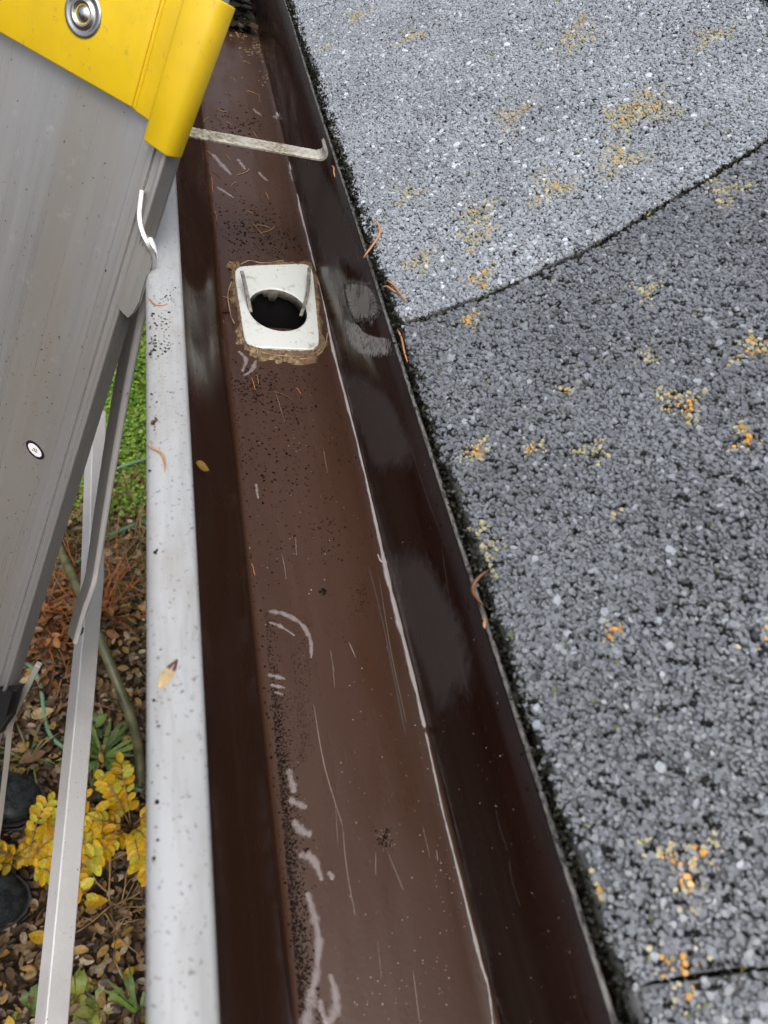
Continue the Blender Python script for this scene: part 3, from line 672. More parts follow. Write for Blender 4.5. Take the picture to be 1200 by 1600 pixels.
patch('pale_glint_patch', [(528, 492), (552, 497), (568, 514), (592, 524), (620, 530), (628, 560), (604, 566), (572, 566), (550, 552), (534, 528)], M_HAZE, on_back, .0007, gut, .0010, .3)
def on_front(u, v, h=0):   # inclined face between lip and floor
    p0 = np.array([XL1 + .004, 0, RIM - .040]); p1 = np.array([XF0, 0, FLOOR + .006]); t = nrm(p1 - p0); n = np.array([-t[2], 0, t[0]]); n = n if n[2] > 0 else -n
    return onplane(u, v, p0 + n * (h + .003), n)
# scratches
M_SCR = mat('scratched_metal', (.34, .29, .25), .4)
for (u0, v0, u1, v1, wpx, bend) in ((440, 865, 447, 905, 1.5, 1), (490, 1100, 535, 1290, 2.2, -6), (535, 1290, 555, 1430, 1.8, -3), (545, 1003, 556, 1028, 2.5, 0), (462, 838, 463, 868, 1.5, 0), (520, 1040, 523, 1075, 1.2, 0),
        (516, 1015, 522, 1050, 1.2, 0), (605, 1330, 630, 1390, 1.4, 0), (587, 1330, 587, 1368, 1.6, 0), (645, 1515, 656, 1600, 1.8, 0), (524, 1255, 528, 1320, 1, 0), (592, 900, 635, 1130, 1.2, -3), (505, 700, 512, 740, 1, 0), (430, 610, 445, 660, 1, 0), (682, 1328, 684, 1345, 2.5, 0), (700, 1260, 722, 1330, 1, 0), (660, 1290, 672, 1340, 1, 0), (590, 1470, 596, 1530, .8, 0)):
    a, b = on_floor(u0, v0, .0002), on_floor(u1, v1, .0002); mid = on_floor((u0 + u1) / 2 + bend, (v0 + v1) / 2, .0002)
    path = smooth_path([a, mid, b], 5); hw = wpx * .42 * np.linalg.norm(a - CAM) / F * .5
    mb = MB(); mb.tube([p + np.array([0, 0, hw * .3]) for p in path], [hw * (.3 + .7 * math.sin(math.pi * (q + .4) / (len(path)))) for q in range(len(path))], 5)
    mb.build('scratch', M_SCR, trough)
for u0, v0, u1, v1 in ((775, 1262, 795, 1330), (640, 690, 700, 860), (690, 850, 733, 1090), (795, 1340, 815, 1420)):
    smear('pale_streak', [(u0, v0), ((u0 + u1) / 2 - 3, (v0 + v1) / 2), (u1, v1)], [1, 2.5, 1], M_STREAK, on_back, .0003, gut, up=bk)

# crumbs of black soil and pale grit (nobody could count them)
ico = np.array([(0, 0, 1), (.9, 0, .3), (.28, .85, .3), (-.72, .53, .25), (-.72, -.53, .3), (.28, -.85, .25), (0, 0, -.5)])
icf = [(0, 1, 2), (0, 2, 3), (0, 3, 4), (0, 4, 5), (0, 5, 1), (6, 2, 1), (6, 3, 2), (6, 4, 3), (6, 5, 4), (6, 1, 5)]
def crumbs(name, P, size, cols, label, sq=.6):
    n_ = len(P); tv = np.broadcast_to(ico, (n_, 7, 3)) * rng.uniform(.6, 1.3, (n_, 7, 1)) * np.array([1, 1, sq])
    R = scale_rot(rotz(rng.uniform(0, 6.28, n_)), size); c = np.array(cols)[rng.integers(0, len(cols), n_)] * rng.uniform(.6, 1.4, (n_, 1))
    return batch(name, M_SOILBIT, tv, icf, R, P, c, label=label, cat='debris', kind='stuff')
P, S_ = [], []
def scatter(cu, cv, su, sv, n_, smin, smax, proj=on_floor, lim=None):
    for _ in range(int(n_ * 1.7)):
        p = proj(cu + rng.normal(0, su), cv + rng.normal(0, sv))
        if lim is not None and not lim(p): continue
        P.append(p); S_.append(1.15 * math.exp(rng.uniform(math.log(smin), math.log(smax))))
infl = lambda p: XF0 + .001 < p[0] < XF1 - .001
inlip = lambda p: XL0 + .001 < p[0] < XL1 - .0008
notout = lambda p: infl(p) and not (abs(p[0] - OX) < .027 and abs(p[1] - OY) < .028)
scatter(400, 600, 22, 14, 90, .0003, .0011, on_floor, notout); scatter(440, 615, 40, 30, 80, .0003, .001, on_floor, notout)
scatter(415, 680, 30, 50, 120, .0003, .0010, on_floor, notout); scatter(480, 720, 50, 80, 130, .0002, .0008, on_floor, notout)
scatter(400, 370, 35, 25, 140, .0004, .0014, on_floor, notout); scatter(380, 330, 25, 30, 60, .0003, .001, on_floor, notout); scatter(445, 380, 25, 20, 60, .0003, .001, on_floor, notout)
scatter(370, 200, 25, 15, 90, .0005, .0015, on_floor, notout); scatter(455, 640, 20, 4, 30, .0003, .001, on_floor, notout)
scatter(520, 830, 25, 30, 60, .0002, .0007, on_floor, notout); scatter(440, 850, 25, 60, 60, .0002, .0007, on_floor, notout)
scatter(506, 925, 2, 2, 5, .0006, .0013); scatter(565, 930, 6, 18, 40, .0002, .0005); scatter(545, 940, 25, 40, 50, .00015, .0004)
scatter(600, 1310, 6, 8, 25, .0003, .0008); scatter(478, 1330, 3, 3, 6, .0004, .0009)
for v in range(960, 1620, 3):     # grime along the inner floor crease
    u = 405 + (v - 960) * .088
    for _ in range(17 if v > 1080 else 6):
        p = on_floor(u + 8 + abs(rng.normal(0, 8 + (v - 960) * .012)), v + rng.normal(0, 3)); p[0] = max(p[0], XF0 + .0005); P.append(p); S_.append(rng.uniform(.00012, .00055))
for _ in range(700):
    p = on_floor(470 + rng.normal(0, 10) + 0, rng.uniform(960, 1190)); P.append(p); S_.append(rng.uniform(.0001, .0004))
for y in np.arange(.05, .9, .002):
    if rng.random() < .6: P.append(np.array([XF0 + rng.uniform(.0005, .004), y, FLOOR])); S_.append(rng.uniform(.0003, .0009))
crumbs('soil_crumbs', np.array(P), np.array(S_), [(.004, .003, .0025), (.008, .005, .004), (.016, .009, .006)], 'black soil crumbs scattered over the wet brown gutter floor')
P, S_ = [], []
for cu, cv, su, sv, n_ in ((258, 515, 12, 25, 90), (255, 545, 10, 8, 70), (262, 470, 10, 12, 40), (255, 640, 12, 20, 40), (275, 730, 10, 10, 35), (262, 680, 9, 12, 15), (285, 370, 8, 12, 18), (247, 865, 4, 4, 12), (255, 1010, 6, 4, 8), (275, 1058, 1, 1, 2), (245, 1130, 6, 30, 6), (248, 1240, 6, 60, 7), (265, 1465, 2, 2, 4), (262, 1350, 16, 150, 9), (290, 620, 20, 120, 40)):
    scatter(cu, cv, su, sv, n_, .0002, .0010, on_lip, inlip)
crumbs('soil_crumbs', np.array(P), np.array(S_), [(.008, .007, .008), (.015, .012, .014), (.05, .035, .02)], 'dark soil specks scattered on the white gutter lip')
P, S_ = [], []
for cu, cv, su, sv, n_ in ((600, 1300, 60, 180, 45), (560, 1150, 60, 120, 22), (700, 1370, 15, 60, 30), (640, 1550, 60, 40, 26), (600, 1310, 6, 8, 16), (460, 690, 6, 8, 12), (470, 800, 60, 100, 50)):
    scatter(cu, cv, su, sv, n_, .0001, .00032, on_floor, notout)
for _ in range(120):
    p = on_back(rng.uniform(620, 900), rng.uniform(600, 1600))
    if FLOOR + .005 < p[2] < RIM - .005: P.append(p); S_.append(rng.uniform(.0001, .0003))
crumbs('pale_grit', np.array(P), np.array(S_), [(.42, .36, .28), (.3, .22, .15), (.5, .47, .42)], 'tiny pale grit grains sprinkled over the brown gutter')
P, S_ = [], []
for _ in range(520):
    u = rng.uniform(520, 860); v = rng.uniform(300, 1560); p = on_back(u, v)
    top = (p[2] - FLOOR) / (RIM - FLOOR)
    if .45 < top < .97 and rng.random() < top: P.append(p); S_.append(rng.uniform(.00025, .0009))
n_ = len(P); dome = np.array([(0, 0, 0)] + [(-.45 * h, r_ * math.cos(a), r_ * math.sin(a) * 1.5) for r_, h in ((1, 0), (.7, .7)) for a in np.arange(8) * math.pi / 4] + [(-.45, 0, 0)])
dfc = [(1 + q, 1 + (q + 1) % 8, 9 + (q + 1) % 8, 9 + q) for q in range(8)] + [(9 + q, 9 + (q + 1) % 8, 17) for q in range(8)]
M_DROP = mat('water_droplet', (.015, .009, .007), .03, spec=.6)
batch('water_droplets', M_DROP, dome, dfc, scale_rot(np.tile(np.eye(3), (n_, 1, 1)), S_), np.array(P), np.ones((n_, 3)), smooth=True, label='small water droplets clinging to the upper back wall of gutter', cat='water droplets', kind='stuff')
# heap of wet leaves and silt closing the far end of the gutter
hp = on_floor(385, 62); tvl = np.array([(-.5, 0, 0), (-.28, .30, .05), (.2, .32, .07), (.5, 0, .02), (.2, -.32, .07), (-.28, -.30, .05), (0, 0, -.03)])
tfl = [(0, 6, 1), (1, 6, 2), (2, 6, 3), (3, 6, 4), (4, 6, 5), (5, 6, 0)]
n_ = 420; P = np.stack([rng.uniform(XF0 - .004, XF1 - .006, n_), hp[1] + .02 + np.abs(rng.normal(0, .16, n_)), np.full(n_, FLOOR)], 1)
P[:, 2] += rng.uniform(0, 1, n_) * np.clip((P[:, 1] - hp[1]) * .5, .002, .04)
batch('leaf_heap', M_LEAF, tvl, tfl, scale_rot(rand_rot(n_, .6), rng.uniform(.008, .024, n_)), P, np.array([(.012, .013, .008), (.03, .022, .012), (.008, .008, .006), (.09, .06, .03), (.02, .03, .012)])[rng.integers(0, 5, n_)] * rng.uniform(.6, 1.3, (n_, 1)), label='dark heap of wet rotting leaves at the far end of gutter', cat='leaves', kind='stuff')
P, S_ = [], []
for u, v, n_ in ((372, 46, 60), (410, 75, 120), (365, 40, 50), (425, 120, 40)):
    scatter(u, v, 14, 8, n_, .0006, .002, on_floor, infl)
crumbs('silt_clods', np.array(P), np.array(S_), [(.16, .12, .08), (.22, .17, .11), (.05, .04, .025)], 'tan silt clods in front of the dark leaf heap')

# needles: one source, copies in a loop
def needle_mesh(L=.016, r=.00045, bend=.002, name='needle'):
    mb = MB(); pts = [(L * (q - .5), bend * math.sin(math.pi * q) * (1 + .4 * q) + .0003 * math.sin(7 * q), r * .8 + .0004 * math.sin(math.pi * q)) for q in np.linspace(0, 1, 9)]
    mb.tube(pts, [r * .5, r * .9, r, r, r, r, r * .9, r * .7, r * .25], 6); return mb.mesh(name)
NM = {}
for cname, c in (('tan', (.33, .19, .08)), ('orange', (.40, .19, .085)), ('brown', (.12, .05, .025)), ('green', (.14, .24, .05))):
    for b in (0, 1, 2):
        me = needle_mesh(bend=(.0005, .0022, -.0035)[b]); tintmesh(me, c); me.materials.append(M_TINT); NM[cname, b] = me
def needle(u0, v0, u1, v1, c='tan', b=0, proj=on_floor, thick=1.0, label=None, group=None, h=.0002):
    a, q = proj(u0, v0, h), proj(u1, v1, h)
    o = bpy.data.objects.new('needle', NM[c, b]); COL.objects.link(o)
    d = Vector(q - a); L = d.length; mid = (a + q) / 2
    x = d.normalized(); zz = Vector((0, 0, 1)) if proj is not roofp else Vector(RN); y = zz.cross(x).normalized(); zz = x.cross(y)
    m3 = Matrix((x, y, zz)).transposed(); o.matrix_world = Matrix.Translation(Vector(mid)) @ m3.to_4x4() @ Matrix.Diagonal((L / .016, thick, thick, 1))
    return tag(o, label or 'thin tan needle lying on the wet brown gutter floor', 'needle', group)
def roofp(u, v, h=0):
    p = on_roof(u, v); return roof_pt(p[0], p[1], .001 + h)
GNAME = 'needles lying in the gutter'
for u0, v0, u1, v1, c, b in ((322, 235, 334, 250, 'tan', 1), (370, 274, 390, 262, 'tan', 2), (330, 268, 345, 280, 'brown', 1), (362, 290, 370, 284, 'tan', 0), (330, 276, 332, 300, 'orange', 0), (384, 142, 402, 148, 'tan', 1), (404, 146, 406, 160, 'tan', 0),
        (430, 178, 446, 179, 'tan', 0), (446, 150, 452, 140, 'tan', 0), (395, 350, 412, 370, 'tan', 0), (400, 352, 425, 358, 'tan', 1), (405, 365, 430, 352, 'tan', 2), (392, 358, 394, 362, 'green', 0), (312, 375, 320, 387, 'tan', 1), (395, 378, 408, 393, 'brown', 0),
        (318, 128, 323, 140, 'tan', 0), (325, 108, 335, 118, 'tan', 0), (360, 122, 368, 128, 'tan', 1), (335, 183, 350, 196, 'brown', 1), (318, 190, 328, 182, 'tan', 0), (352, 190, 362, 196, 'tan', 0), (340, 170, 356, 175, 'tan', 2), (395, 206, 402, 216, 'tan', 0),
        (347, 463, 372, 478, 'tan', 1), (341, 488, 350, 505, 'orange', 0), (336, 420, 342, 470, 'brown', 0), (392, 590, 399, 610, 'orange', 0), (400, 585, 404, 600, 'tan', 0), (462, 606, 470, 616, 'orange', 0), (425, 612, 460, 628, 'brown', 1), (556, 660, 562, 680, 'tan', 0),
        (408, 640, 420, 646, 'brown', 0), (392, 880, 398, 900, 'orange', 0), (428, 590, 436, 600, 'brown', 0), (414, 300, 420, 312, 'tan', 0), (360, 250, 352, 240, 'tan', 0), (343, 205, 360, 209, 'brown', 0), (310, 230, 318, 242, 'tan', 0),
        (378, 95, 392, 101, 'tan', 1), (350, 145, 362, 150, 'brown', 1), (415, 108, 420, 120, 'tan', 0), (350, 345, 360, 352, 'brown', 0), (335, 330, 339, 345, 'tan', 0), (420, 395, 430, 402, 'brown', 0), (385, 330, 395, 336, 'tan', 1)):
    lab = {'brown': 'dark brown needle lying flat on the gutter floor', 'orange': 'short orange needle lying on the wet brown gutter floor', 'green': 'tiny green needle fragment beyond the outlet in the gutter'}.get(c)
    needle(u0, v0, u1, v1, c, b, label=lab, group=GNAME, thick=.62)
RG = 'orange needles along the eave'
needle(571, 410, 588, 350, 'orange', 2, roofp, 1.6, 'long curved orange needle standing over the eave moss', RG, .002)
needle(606, 443, 638, 478, 'orange', 0, roofp, 1.5, 'thick orange twig needle crossing another just above the shingle slot', RG, .001)
needle(600, 453, 620, 462, 'orange', 0, roofp, 1.5, 'short orange needle crossed under the thick one above the slot', RG, .001)
needle(623, 520, 638, 571, 'orange', 0, roofp, 1.3, 'straight orange needle lying on eave moss just below the slot', RG, .001)
needle(757, 950, 768, 895, 'brown', 1, roofp, 2.2, 'pinkish brown needle lying on the eave below the pale lichen', RG, .001)
needle(754, 968, 758, 985, 'orange', 0, roofp, 1.5, 'short orange needle stub on the back hem low on the eave', RG, .0)
needle(520, 262, 524, 280, 'orange', 0, roofp, 1.4, 'orange needle stub stuck beside the hanger strap hook', RG, .0)
LG = 'needles lying on the white lip'
needle(232, 466, 262, 476, 'orange', 2, on_lip, .9, 'curved orange needle across the dirty part of white lip', LG)
needle(236, 664, 248, 657, 'brown', 0, on_lip, 1.2, 'short dark red needle on outer edge of white lip', LG)
needle(230, 698, 256, 740, 'tan', 1, on_lip, 1.4, 'long tan needle hanging over outer edge of white lip', LG)

# leaves in and on the gutter
def leaf_obj(name, c3, d, up, L, W, col, label, curl=.12, tipcol=None):
    x = nrm(d); z = nrm(np.asarray(up) - x * np.dot(up, x)); y = np.cross(z, x); vs, fs = [], []; n_ = 12
    for i in range(n_ + 1):
        t = i / n_; hw = W * .5 * math.sin(math.pi * t ** .85) ** .8 if 0 < t < 1 else 0.0003
        for j in (-1, -.5, 0, .5, 1): vs.append(np.asarray(c3) + x * L * (t - .5) + y * hw * j + z * (curl * L * (abs(j) * hw / W + .8 * (t - .5) ** 2) + .0006))
    fs = [(i * 5 + j, (i + 1) * 5 + j, (i + 1) * 5 + j + 1, i * 5 + j + 1) for i in range(n_) for j in range(4)]
    mb = MB(); mb.add(vs, fs, True); me = mb.mesh(name); tintmesh(me, col)
    if tipcol is not None:
        a = me.attributes['tint']
        for i in range(n_ + 1):
            if i > n_ * .62:
                for j in range(5): a.data[i * 5 + j].color = (*tipcol, 1)
    return link(name, me, M_LEAF, None, label=label, cat='leaf')
p0, p1 = on_lip(249, 1077), on_lip(277, 1032)
leaf_obj('leaf', (p0 + p1) / 2, p1 - p0, (0, 0, 1), np.linalg.norm(p1 - p0), .0042, (.55, .40, .20), 'small tan leaf with brown tip lying on the white lip', tipcol=(.10, .04, .03))
pc = on_front(315, 730, .001); 
leaf_obj('leaf', pc, (.8, -.1, -.6), (.5, 0, .8), .0085, .0068, (.26, .15, .035), 'round golden brown leaf stuck inside the gutter below the lip')
pc = on_floor(388, 986); leaf_obj('leaf', pc, (.1, 1, 0), (0, 0, 1), .0055, .003, (.42, .15, .03), 'tiny orange leaf scrap beside the floor crease')
pc = on_floor(352, 486, .0005); leaf_obj('leaf', pc, (1, .3, 0), (0, 0, 1), .009, .006, (.05, .008, .006), 'small dark red leaf scrap left of the white outlet')

# ------------------------------------------------------------------ ladder
P1 = at(270, 240, .395); P2 = at(0, 1130, .60); r = nrm(P2 - P1)
c0 = at(245, 190, .388); dd = ray(0, 50); tt = np.dot(c0 - CAM, r) / np.dot(dd, r); W = nrm(CAM + dd * tt - c0)
W = nrm(W - r * np.dot(W, r)); nn = np.cross(r, W); nn = nn if np.dot(nn, CAM - P1) > 0 else -nn
def lad(u, v, off=0): return onplane(u, v, P1 + nn * off, nn)
def lab_(p): return np.dot(p - P1, r), np.dot(p - P1, W)
LEN = (P1[2] - .0) / -r[2]
gp = P1 + r * LEN
ladder = empty('stepladder', (gp[0], gp[1], 0), label='aluminium stepladder with yellow plastic top cap leaning beside the gutter', cat='ladder')
rp = [(0, -.009), (0, .0052), (.0008, .006), (.0022, .006), (.003, .0052), (.0033, .001), (.0088, .001), (.0094, .0030), (.0125, .0030), (.0132, .0005), (.0195, .0005), (.0205, -.0025), (.0225, -.0025), (.185, -.0025), (.185, .01), (.188, .01), (.188, -.03), (.185, -.03), (.185, -.006), (.003, -.006), (.003, -.009)]
def rail(off, name='side_rail'):
    mb = MB(); aa = np.linspace(-.12, LEN - .03, 14); pts = [P1 + r * a + off for a in aa]
    mb.sweep(rp, pts, [W] * 14, [nn] * 14); return mb.build(name, M_RAIL, ladder, bevel=.0005)
rail1 = rail(np.zeros(3))
nh = nrm(np.array([nn[0], nn[1], 0])); off2 = nh * .44; rail2 = rail(off2)
for k in range(4):
    a = .62 + .25 * k; c = P1 + r * a + W * .09 + off2 * .5; ax = np.array([nh, nrm(np.cross(nh, (0, 0, 1))), (0, 0, 1)])
    mb = MB(); mb.box(c, (.212, .04, .012), ax); mb.build('step', M_RAIL, ladder, bevel=.002)
for o_ in (np.zeros(3), off2):
    mb = MB(); mb.box(P1 + r * (LEN - .03) + W * .09 + o_ - nn * .01, (.045, .10, .025), (r, W, nn)); mb.build('foot', M_BLACK, ladder, bevel=.004)
# yellow cap
def cap(off):
    mb = MB(); q = []
    for u, v in ((-60, 16), (0, 50), (120, 118), (214, 172), (236, 187)):
        q.append(lab_(lad(u, v, .003)))
    top = lab_(lad(352, 4, .01))[0]
    bs = [.19, .15, .09, .05, .032, .0275]
    low = [np.interp(b, [x[1] for x in q][::-1], [x[0] for x in q][::-1]) for b in bs]
    n0 = .0036
    vs = []
    for b, a in zip(bs, low):
        vs += [P1 + r * top + W * b + nn * n0 + off, P1 + r * a + W * b + nn * n0 + off]
    # valley then wing
    sec = [(.0262, .0018), (.0155, .0016), (.0128, .0022), (.0118, .0094), (.0104, .0102), (.0008, .0090), (-.0014, .0078), (-.0030, .004), (-.0028, -.003)]
    la = low[-1]; lows = [la + .001, la + .002, la + .004, la + .009, la + .0105, la + .0115, la + .012, la + .0115, la + .011]
    for (b, h), a in zip(sec, lows): vs += [P1 + r * top + W * (b - max(0, .012 - b) * .28) + nn * h + off, P1 + r * a + W * b + nn * h + off]
    m_ = len(vs) // 2; fs = [(2 * i, 2 * i + 1, 2 * i + 3, 2 * i + 2) for i in range(m_ - 1)]
    mb.add(vs, fs, True); o = mb.build('top_cap', M_YELLOW, ladder)
    e_ = o.modifiers.new('crease', 'EDGE_SPLIT'); e_.split_angle = .7; s_ = o.modifiers.new('wall', 'SOLIDIFY'); s_.thickness = .0022; s_.offset = 0
    b_ = o.modifiers.new('bevel', 'BEVEL'); b_.width = .0007; b_.segments = 2; b_.limit_method = 'ANGLE'; b_.angle_limit = .7
    return o
cap1 = cap(np.zeros(3)); cap(off2)
rc = lad(131, 22, .0042); mb = MB(); n_ = 40
prof = [(.0112, -.001), (.0112, .0008), (.0104, .0014), (.0090, .0012), (.0082, .0006), (.0068, .0008), (.0064, .0020), (.0057, .0022), (.0050, .0016), (.0044, .0002), (.0036, .0008), (.0022, .0018), (.0008, .0022)]
U_ = W; V_ = r
vs = [rc + U_ * ra * math.cos(2 * math.pi * q / n_) + V_ * ra * math.sin(2 * math.pi * q / n_) + nn * h for ra, h in prof for q in range(n_)]
fs = [(i * n_ + q, i * n_ + (q + 1) % n_, (i + 1) * n_ + (q + 1) % n_, (i + 1) * n_ + q) for i in range(len(prof) - 1) for q in range(n_)] + [tuple((len(prof) - 1) * n_ + q for q in range(n_))]
mb.add(vs, fs, True); mb.build('rivet', M_STEEL, cap1)
# oval sticker
def disc(c, ru, rv, h, name, m, parent, inner=0):
    mb = MB(); n_ = 40; ax1 = nrm(W * .97 + r * -.25); ax2 = nrm(np.cross(nn, ax1))
    o = [c + ax1 * ru * math.cos(2 * math.pi * q / n_) + ax2 * rv * math.sin(2 * math.pi * q / n_) for q in range(n_)]
    mb.slab(o, nn * h); return mb.build(name, m, parent)
sc0 = lad(55, 703, -.0024)
st = disc(sc0, .0079, .0049, .0003, 'sticker', mat('sticker_dark', (.012, .006, .014), .4), rail1)
disc(sc0 + nn * .0003, .0058, .0034, .00015, 'sticker_face', mat('sticker_white', (.7, .7, .7), .4), rail1)
mb = MB()
for i, (x, y, l_) in enumerate(((-.0012, .0009, .0009), (.0006, .0006, .0008), (-.0004, -.0005, .0009), (.0014, -.0008, .0007), (-.0018, -.0006, .0004))):
    mb.box(sc0 + W * x - r * y + nn * .0005, (l_ * .8, .00035, .00006), (nrm(W - .4 * r), nrm(r + .4 * W), nn))
mb.build('sticker_print', M_BLACK, rail1)
# spreader links
vw = A.T @ np.array([0, 0, 1.]) if False else None
def bar(name, keys, prof, m, parent, roll=0.0, k=6, smooth_=True):
    """keys (u, v, depth); profile x axis = picture right, y axis = toward the viewer's place, rolled by roll"""
    pts = smooth_path([at(*q) for q in keys], k) if smooth_ else [at(*q) for q in keys]
    n_ = len(pts); U, V = [], []
    mid = pts[n_ // 2]; view = nrm(CAM - mid)
    for i in range(n_):
        t = nrm(pts[min(i + 1, n_ - 1)] - pts[max(i - 1, 0)]); x = nrm(np.cross(t, view)); x = x if np.dot(x, A[:, 0]) > 0 else -x
        y = np.cross(x, t); y = y if np.dot(y, view) > 0 else -y
        c, s_ = math.cos(roll), math.sin(roll); U.append(c * x + s_ * y); V.append(-s_ * x + c * y)
    mb = MB(); mb.sweep(prof, pts, U, V); return mb.build(name, m, parent, bevel=.0006)
Lp = [(-.0015, 0), (-.0015, .0002), (.0022, .0002), (.0022, -.002), (.0006, -.002), (.0006, -.0185), (-.0015, -.0185)]
bar('link_bend', [(222, 297, .404), (218, 335, .406), (222, 360, .407), (232, 383, .409), (241, 402, .415), (238, 430, .425)], [(-.0017, -.001), (-.0015, .0012), (.0013, .0012), (.0015, -.001)], M_RAIL, ladder)
lk = [(232, 372, .418), (240, 400, .421), (233, 440, .435), (200, 600, .50), (172, 760, .565), (153, 880, .625), (146, 915, .64), (131, 958, .66), (118, 1005, .68)]
link1 = bar('spreader_link', lk, [(.0018, -.0012), (.0018, -.004), (-.0016, -.0052), (-.0082, -.0125), (-.0090, -.0112), (-.0026, -.0012)], M_SIDE, ladder)
bar('bright_rim', lk, [(-.0028, -.0012), (-.0024, .0006), (-.0010, .0016), (.0010, .0016), (.0022, .0006), (.0024, -.0012)], M_RIM, link1)
tab = [lad(u, v, .004) for u, v in ((230, 372), (217, 392), (205, 425), (194, 455), (188, 470), (191, 481), (203, 493), (210, 486), (219, 470), (238, 402))]
mb = MB(); mb.slab(tab, nn * .0022); mb.build('link_tab', M_RAIL, ladder, bevel=.0008)
def yline(u, v, t, y2):
    p = at(u, v, t); return p
bp = [at(85, 1600, .62), at(148, 900, .905), at(153, 640, 1.06)]
d2 = nrm(bp[0] - bp[1]); start = bp[0] + d2 * .35
P_ = [start, bp[0], .5 * (bp[0] + bp[1]), bp[1], bp[2]]
view = nrm(CAM - bp[1]); U, V = [], []
for i in range(5):
    t = nrm(P_[min(i + 1, 4)] - P_[max(i - 1, 0)]); x = nrm(np.cross(t, view)); x = x if np.dot(x, A[:, 0]) > 0 else -x
    y = np.cross(x, t); y = y if np.dot(y, view) > 0 else -y; c, s_ = math.cos(.42), math.sin(.42); U.append(c * x - s_ * y); V.append(s_ * x + c * y)
mb = MB(); mb.sweep([(-.0085, .0012), (-.0075, .002), (.0105, .002), (.0115, .001), (.0115, -.004), (.0105, -.004), (.0105, 0), (-.0075, 0), (-.0075, -.02), (-.0085, -.02)], P_, U, V)
mb.build('spreader_link', M_LINK, ladder, bevel=.0006)
mb = MB(); e_ = P_[0]; mb.box((e_[0] - .012, e_[1], e_[2] / 2), (.011, .03, e_[2] / 2 - .002)); mb.build('rear_leg', M_RAIL, ladder, bevel=.002)
pv = at(122, 985, .69); mb = MB(); mb.tube([pv - view * .015, pv + view * .006], .005, 12); mb.build('pivot', M_STEEL, ladder)
bar('edge_strip', [(60, 1040, .575), (30, 1100, .60), (17, 1132, .62), (12, 1180, .64), (5, 1240, .67), (-4, 1310, .70), (-30, 1440, .75)], [(-.0026, -.004), (-.0026, .001), (.002, .001), (.002, -.004)], mat('strip_metal', (.42, .40, .36), .45, .4), ladder)
mb = MB(); bc = lad(-30, 1120, .004); mb.slab([lad(u, v, .003) for u, v in ((-60, 1060), (0, 1078), (30, 1075), (20, 1112), (0, 1140), (-60, 1170))], nn * .012); mb.build('rail_end_block', M_BLACK, ladder, bevel=.003)  # black block over the lower end of the rail
# dirt crumbs on the ladder
P, S_ = [], []
for cu, cv, su, sv, n_ in ((60, 100, 50, 40, 40), (150, 180, 40, 15, 30), (40, 740, 40, 120, 110), (70, 640, 30, 60, 30), (5, 90, 4, 8, 20), (60, 820, 25, 40, 40), (30, 500, 25, 100, 30)):
    for _ in range(n_):
        p = lad(cu + rng.normal(0, su), cv + rng.normal(0, sv), -.0024); a, b = lab_(p)
        if .024 < b < .18 and a > .05: P.append(p); S_.append(math.exp(rng.uniform(math.log(.00015), math.log(.0007))))
crumbs('dirt_specks', np.array(P), np.array(S_), [(.02, .016, .012), (.05, .035, .02), (.012, .01, .008)], 'dark dirt specks stuck on the grey ladder rail', .5)

# ------------------------------------------------------------------ boots
def boot(toe, heading, label, side=1):
    hx = nrm(heading); hy = np.array([-hx[1], hx[0], 0]); base = np.array([toe[0], toe[1], 0.0]) - hx * .285
    root = empty('boot', (base[0], base[1], 0), label=label, cat='boot')
    # (x along, half width, bottom, top) sections
    sec = [(0, .030, .022, .12), (.03, .036, .02, .16), (.08, .038, .02, .15), (.13, .040, .02, .115), (.17, .046, .02, .092), (.21, .050, .02, .076), (.245, .047, .02, .064), (.268, .036, .02, .052), (.281, .020, .022, .040), (.285, .004, .026, .032)]
    mb = MB(); n_ = 20; vs = []
    for x, hw, z0, z1 in sec:
        for q in range(n_):
            a = 2 * math.pi * q / n_; ca, sa = math.cos(a), math.sin(a)
            yy = hw * math.copysign(abs(ca) ** .75, ca); zz = (z0 + z1) / 2 + (z1 - z0) / 2 * math.copysign(abs(sa) ** .8, sa)
            vs.append(base + hx * x + hy * (yy + side * .006 * math.sin(x * 11)) + np.array([0, 0, zz]))
    fs = [(i * n_ + q, i * n_ + (q + 1) % n_, (i + 1) * n_ + (q + 1) % n_, (i + 1) * n_ + q) for i in range(len(sec) - 1) for q in range(n_)] + [tuple(range(n_)), tuple((len(sec) - 1) * n_ + q for q in range(n_))[::-1]]
    mb.add(vs, fs, True)
    # shaft
    sh = [(.060, .044, .045, .085), (.060, .050, .048, .15), (.058, .056, .052, .22), (.056, .060, .056, .30), (.056, .061, .057, .31), (.056, .055, .051, .31), (.056, .050, .046, .20)]
    vs = [base + hx * (c + a_ * math.cos(2 * math.pi * q / n_)) + hy * b_ * math.sin(2 * math.pi * q / n_) + np.array([0, 0, z]) for c, a_, b_, z in sh for q in range(n_)]
    fs = [(i * n_ + q, i * n_ + (q + 1) % n_, (i + 1) * n_ + (q + 1) % n_, (i + 1) * n_ + q) for i in range(len(sh) - 1) for q in range(n_)]
    mb.add(vs, fs, True); o = mb.build('upper', M_BOOT, root); o.modifiers.new('s', 'SUBSURF').levels = 1; o.modifiers['s'].render_levels = 2
    mb = MB(); out = [(-.008, .024), (.03, .034), (.09, .034), (.15, .041), (.21, .0485), (.25, .0455), (.272, .032), (.286, .012)]
    poly = [base + hx * x + hy * (w_ + side * .006 * math.sin(x * 11)) for x, w_ in out] + [base + hx * x + hy * (-w_ + side * .006 * math.sin(x * 11)) for x, w_ in out[::-1]]
    mb.slab(poly, np.array([0, 0, .024])); mb.build('sole', M_BLACK, root, bevel=.004)
    return root
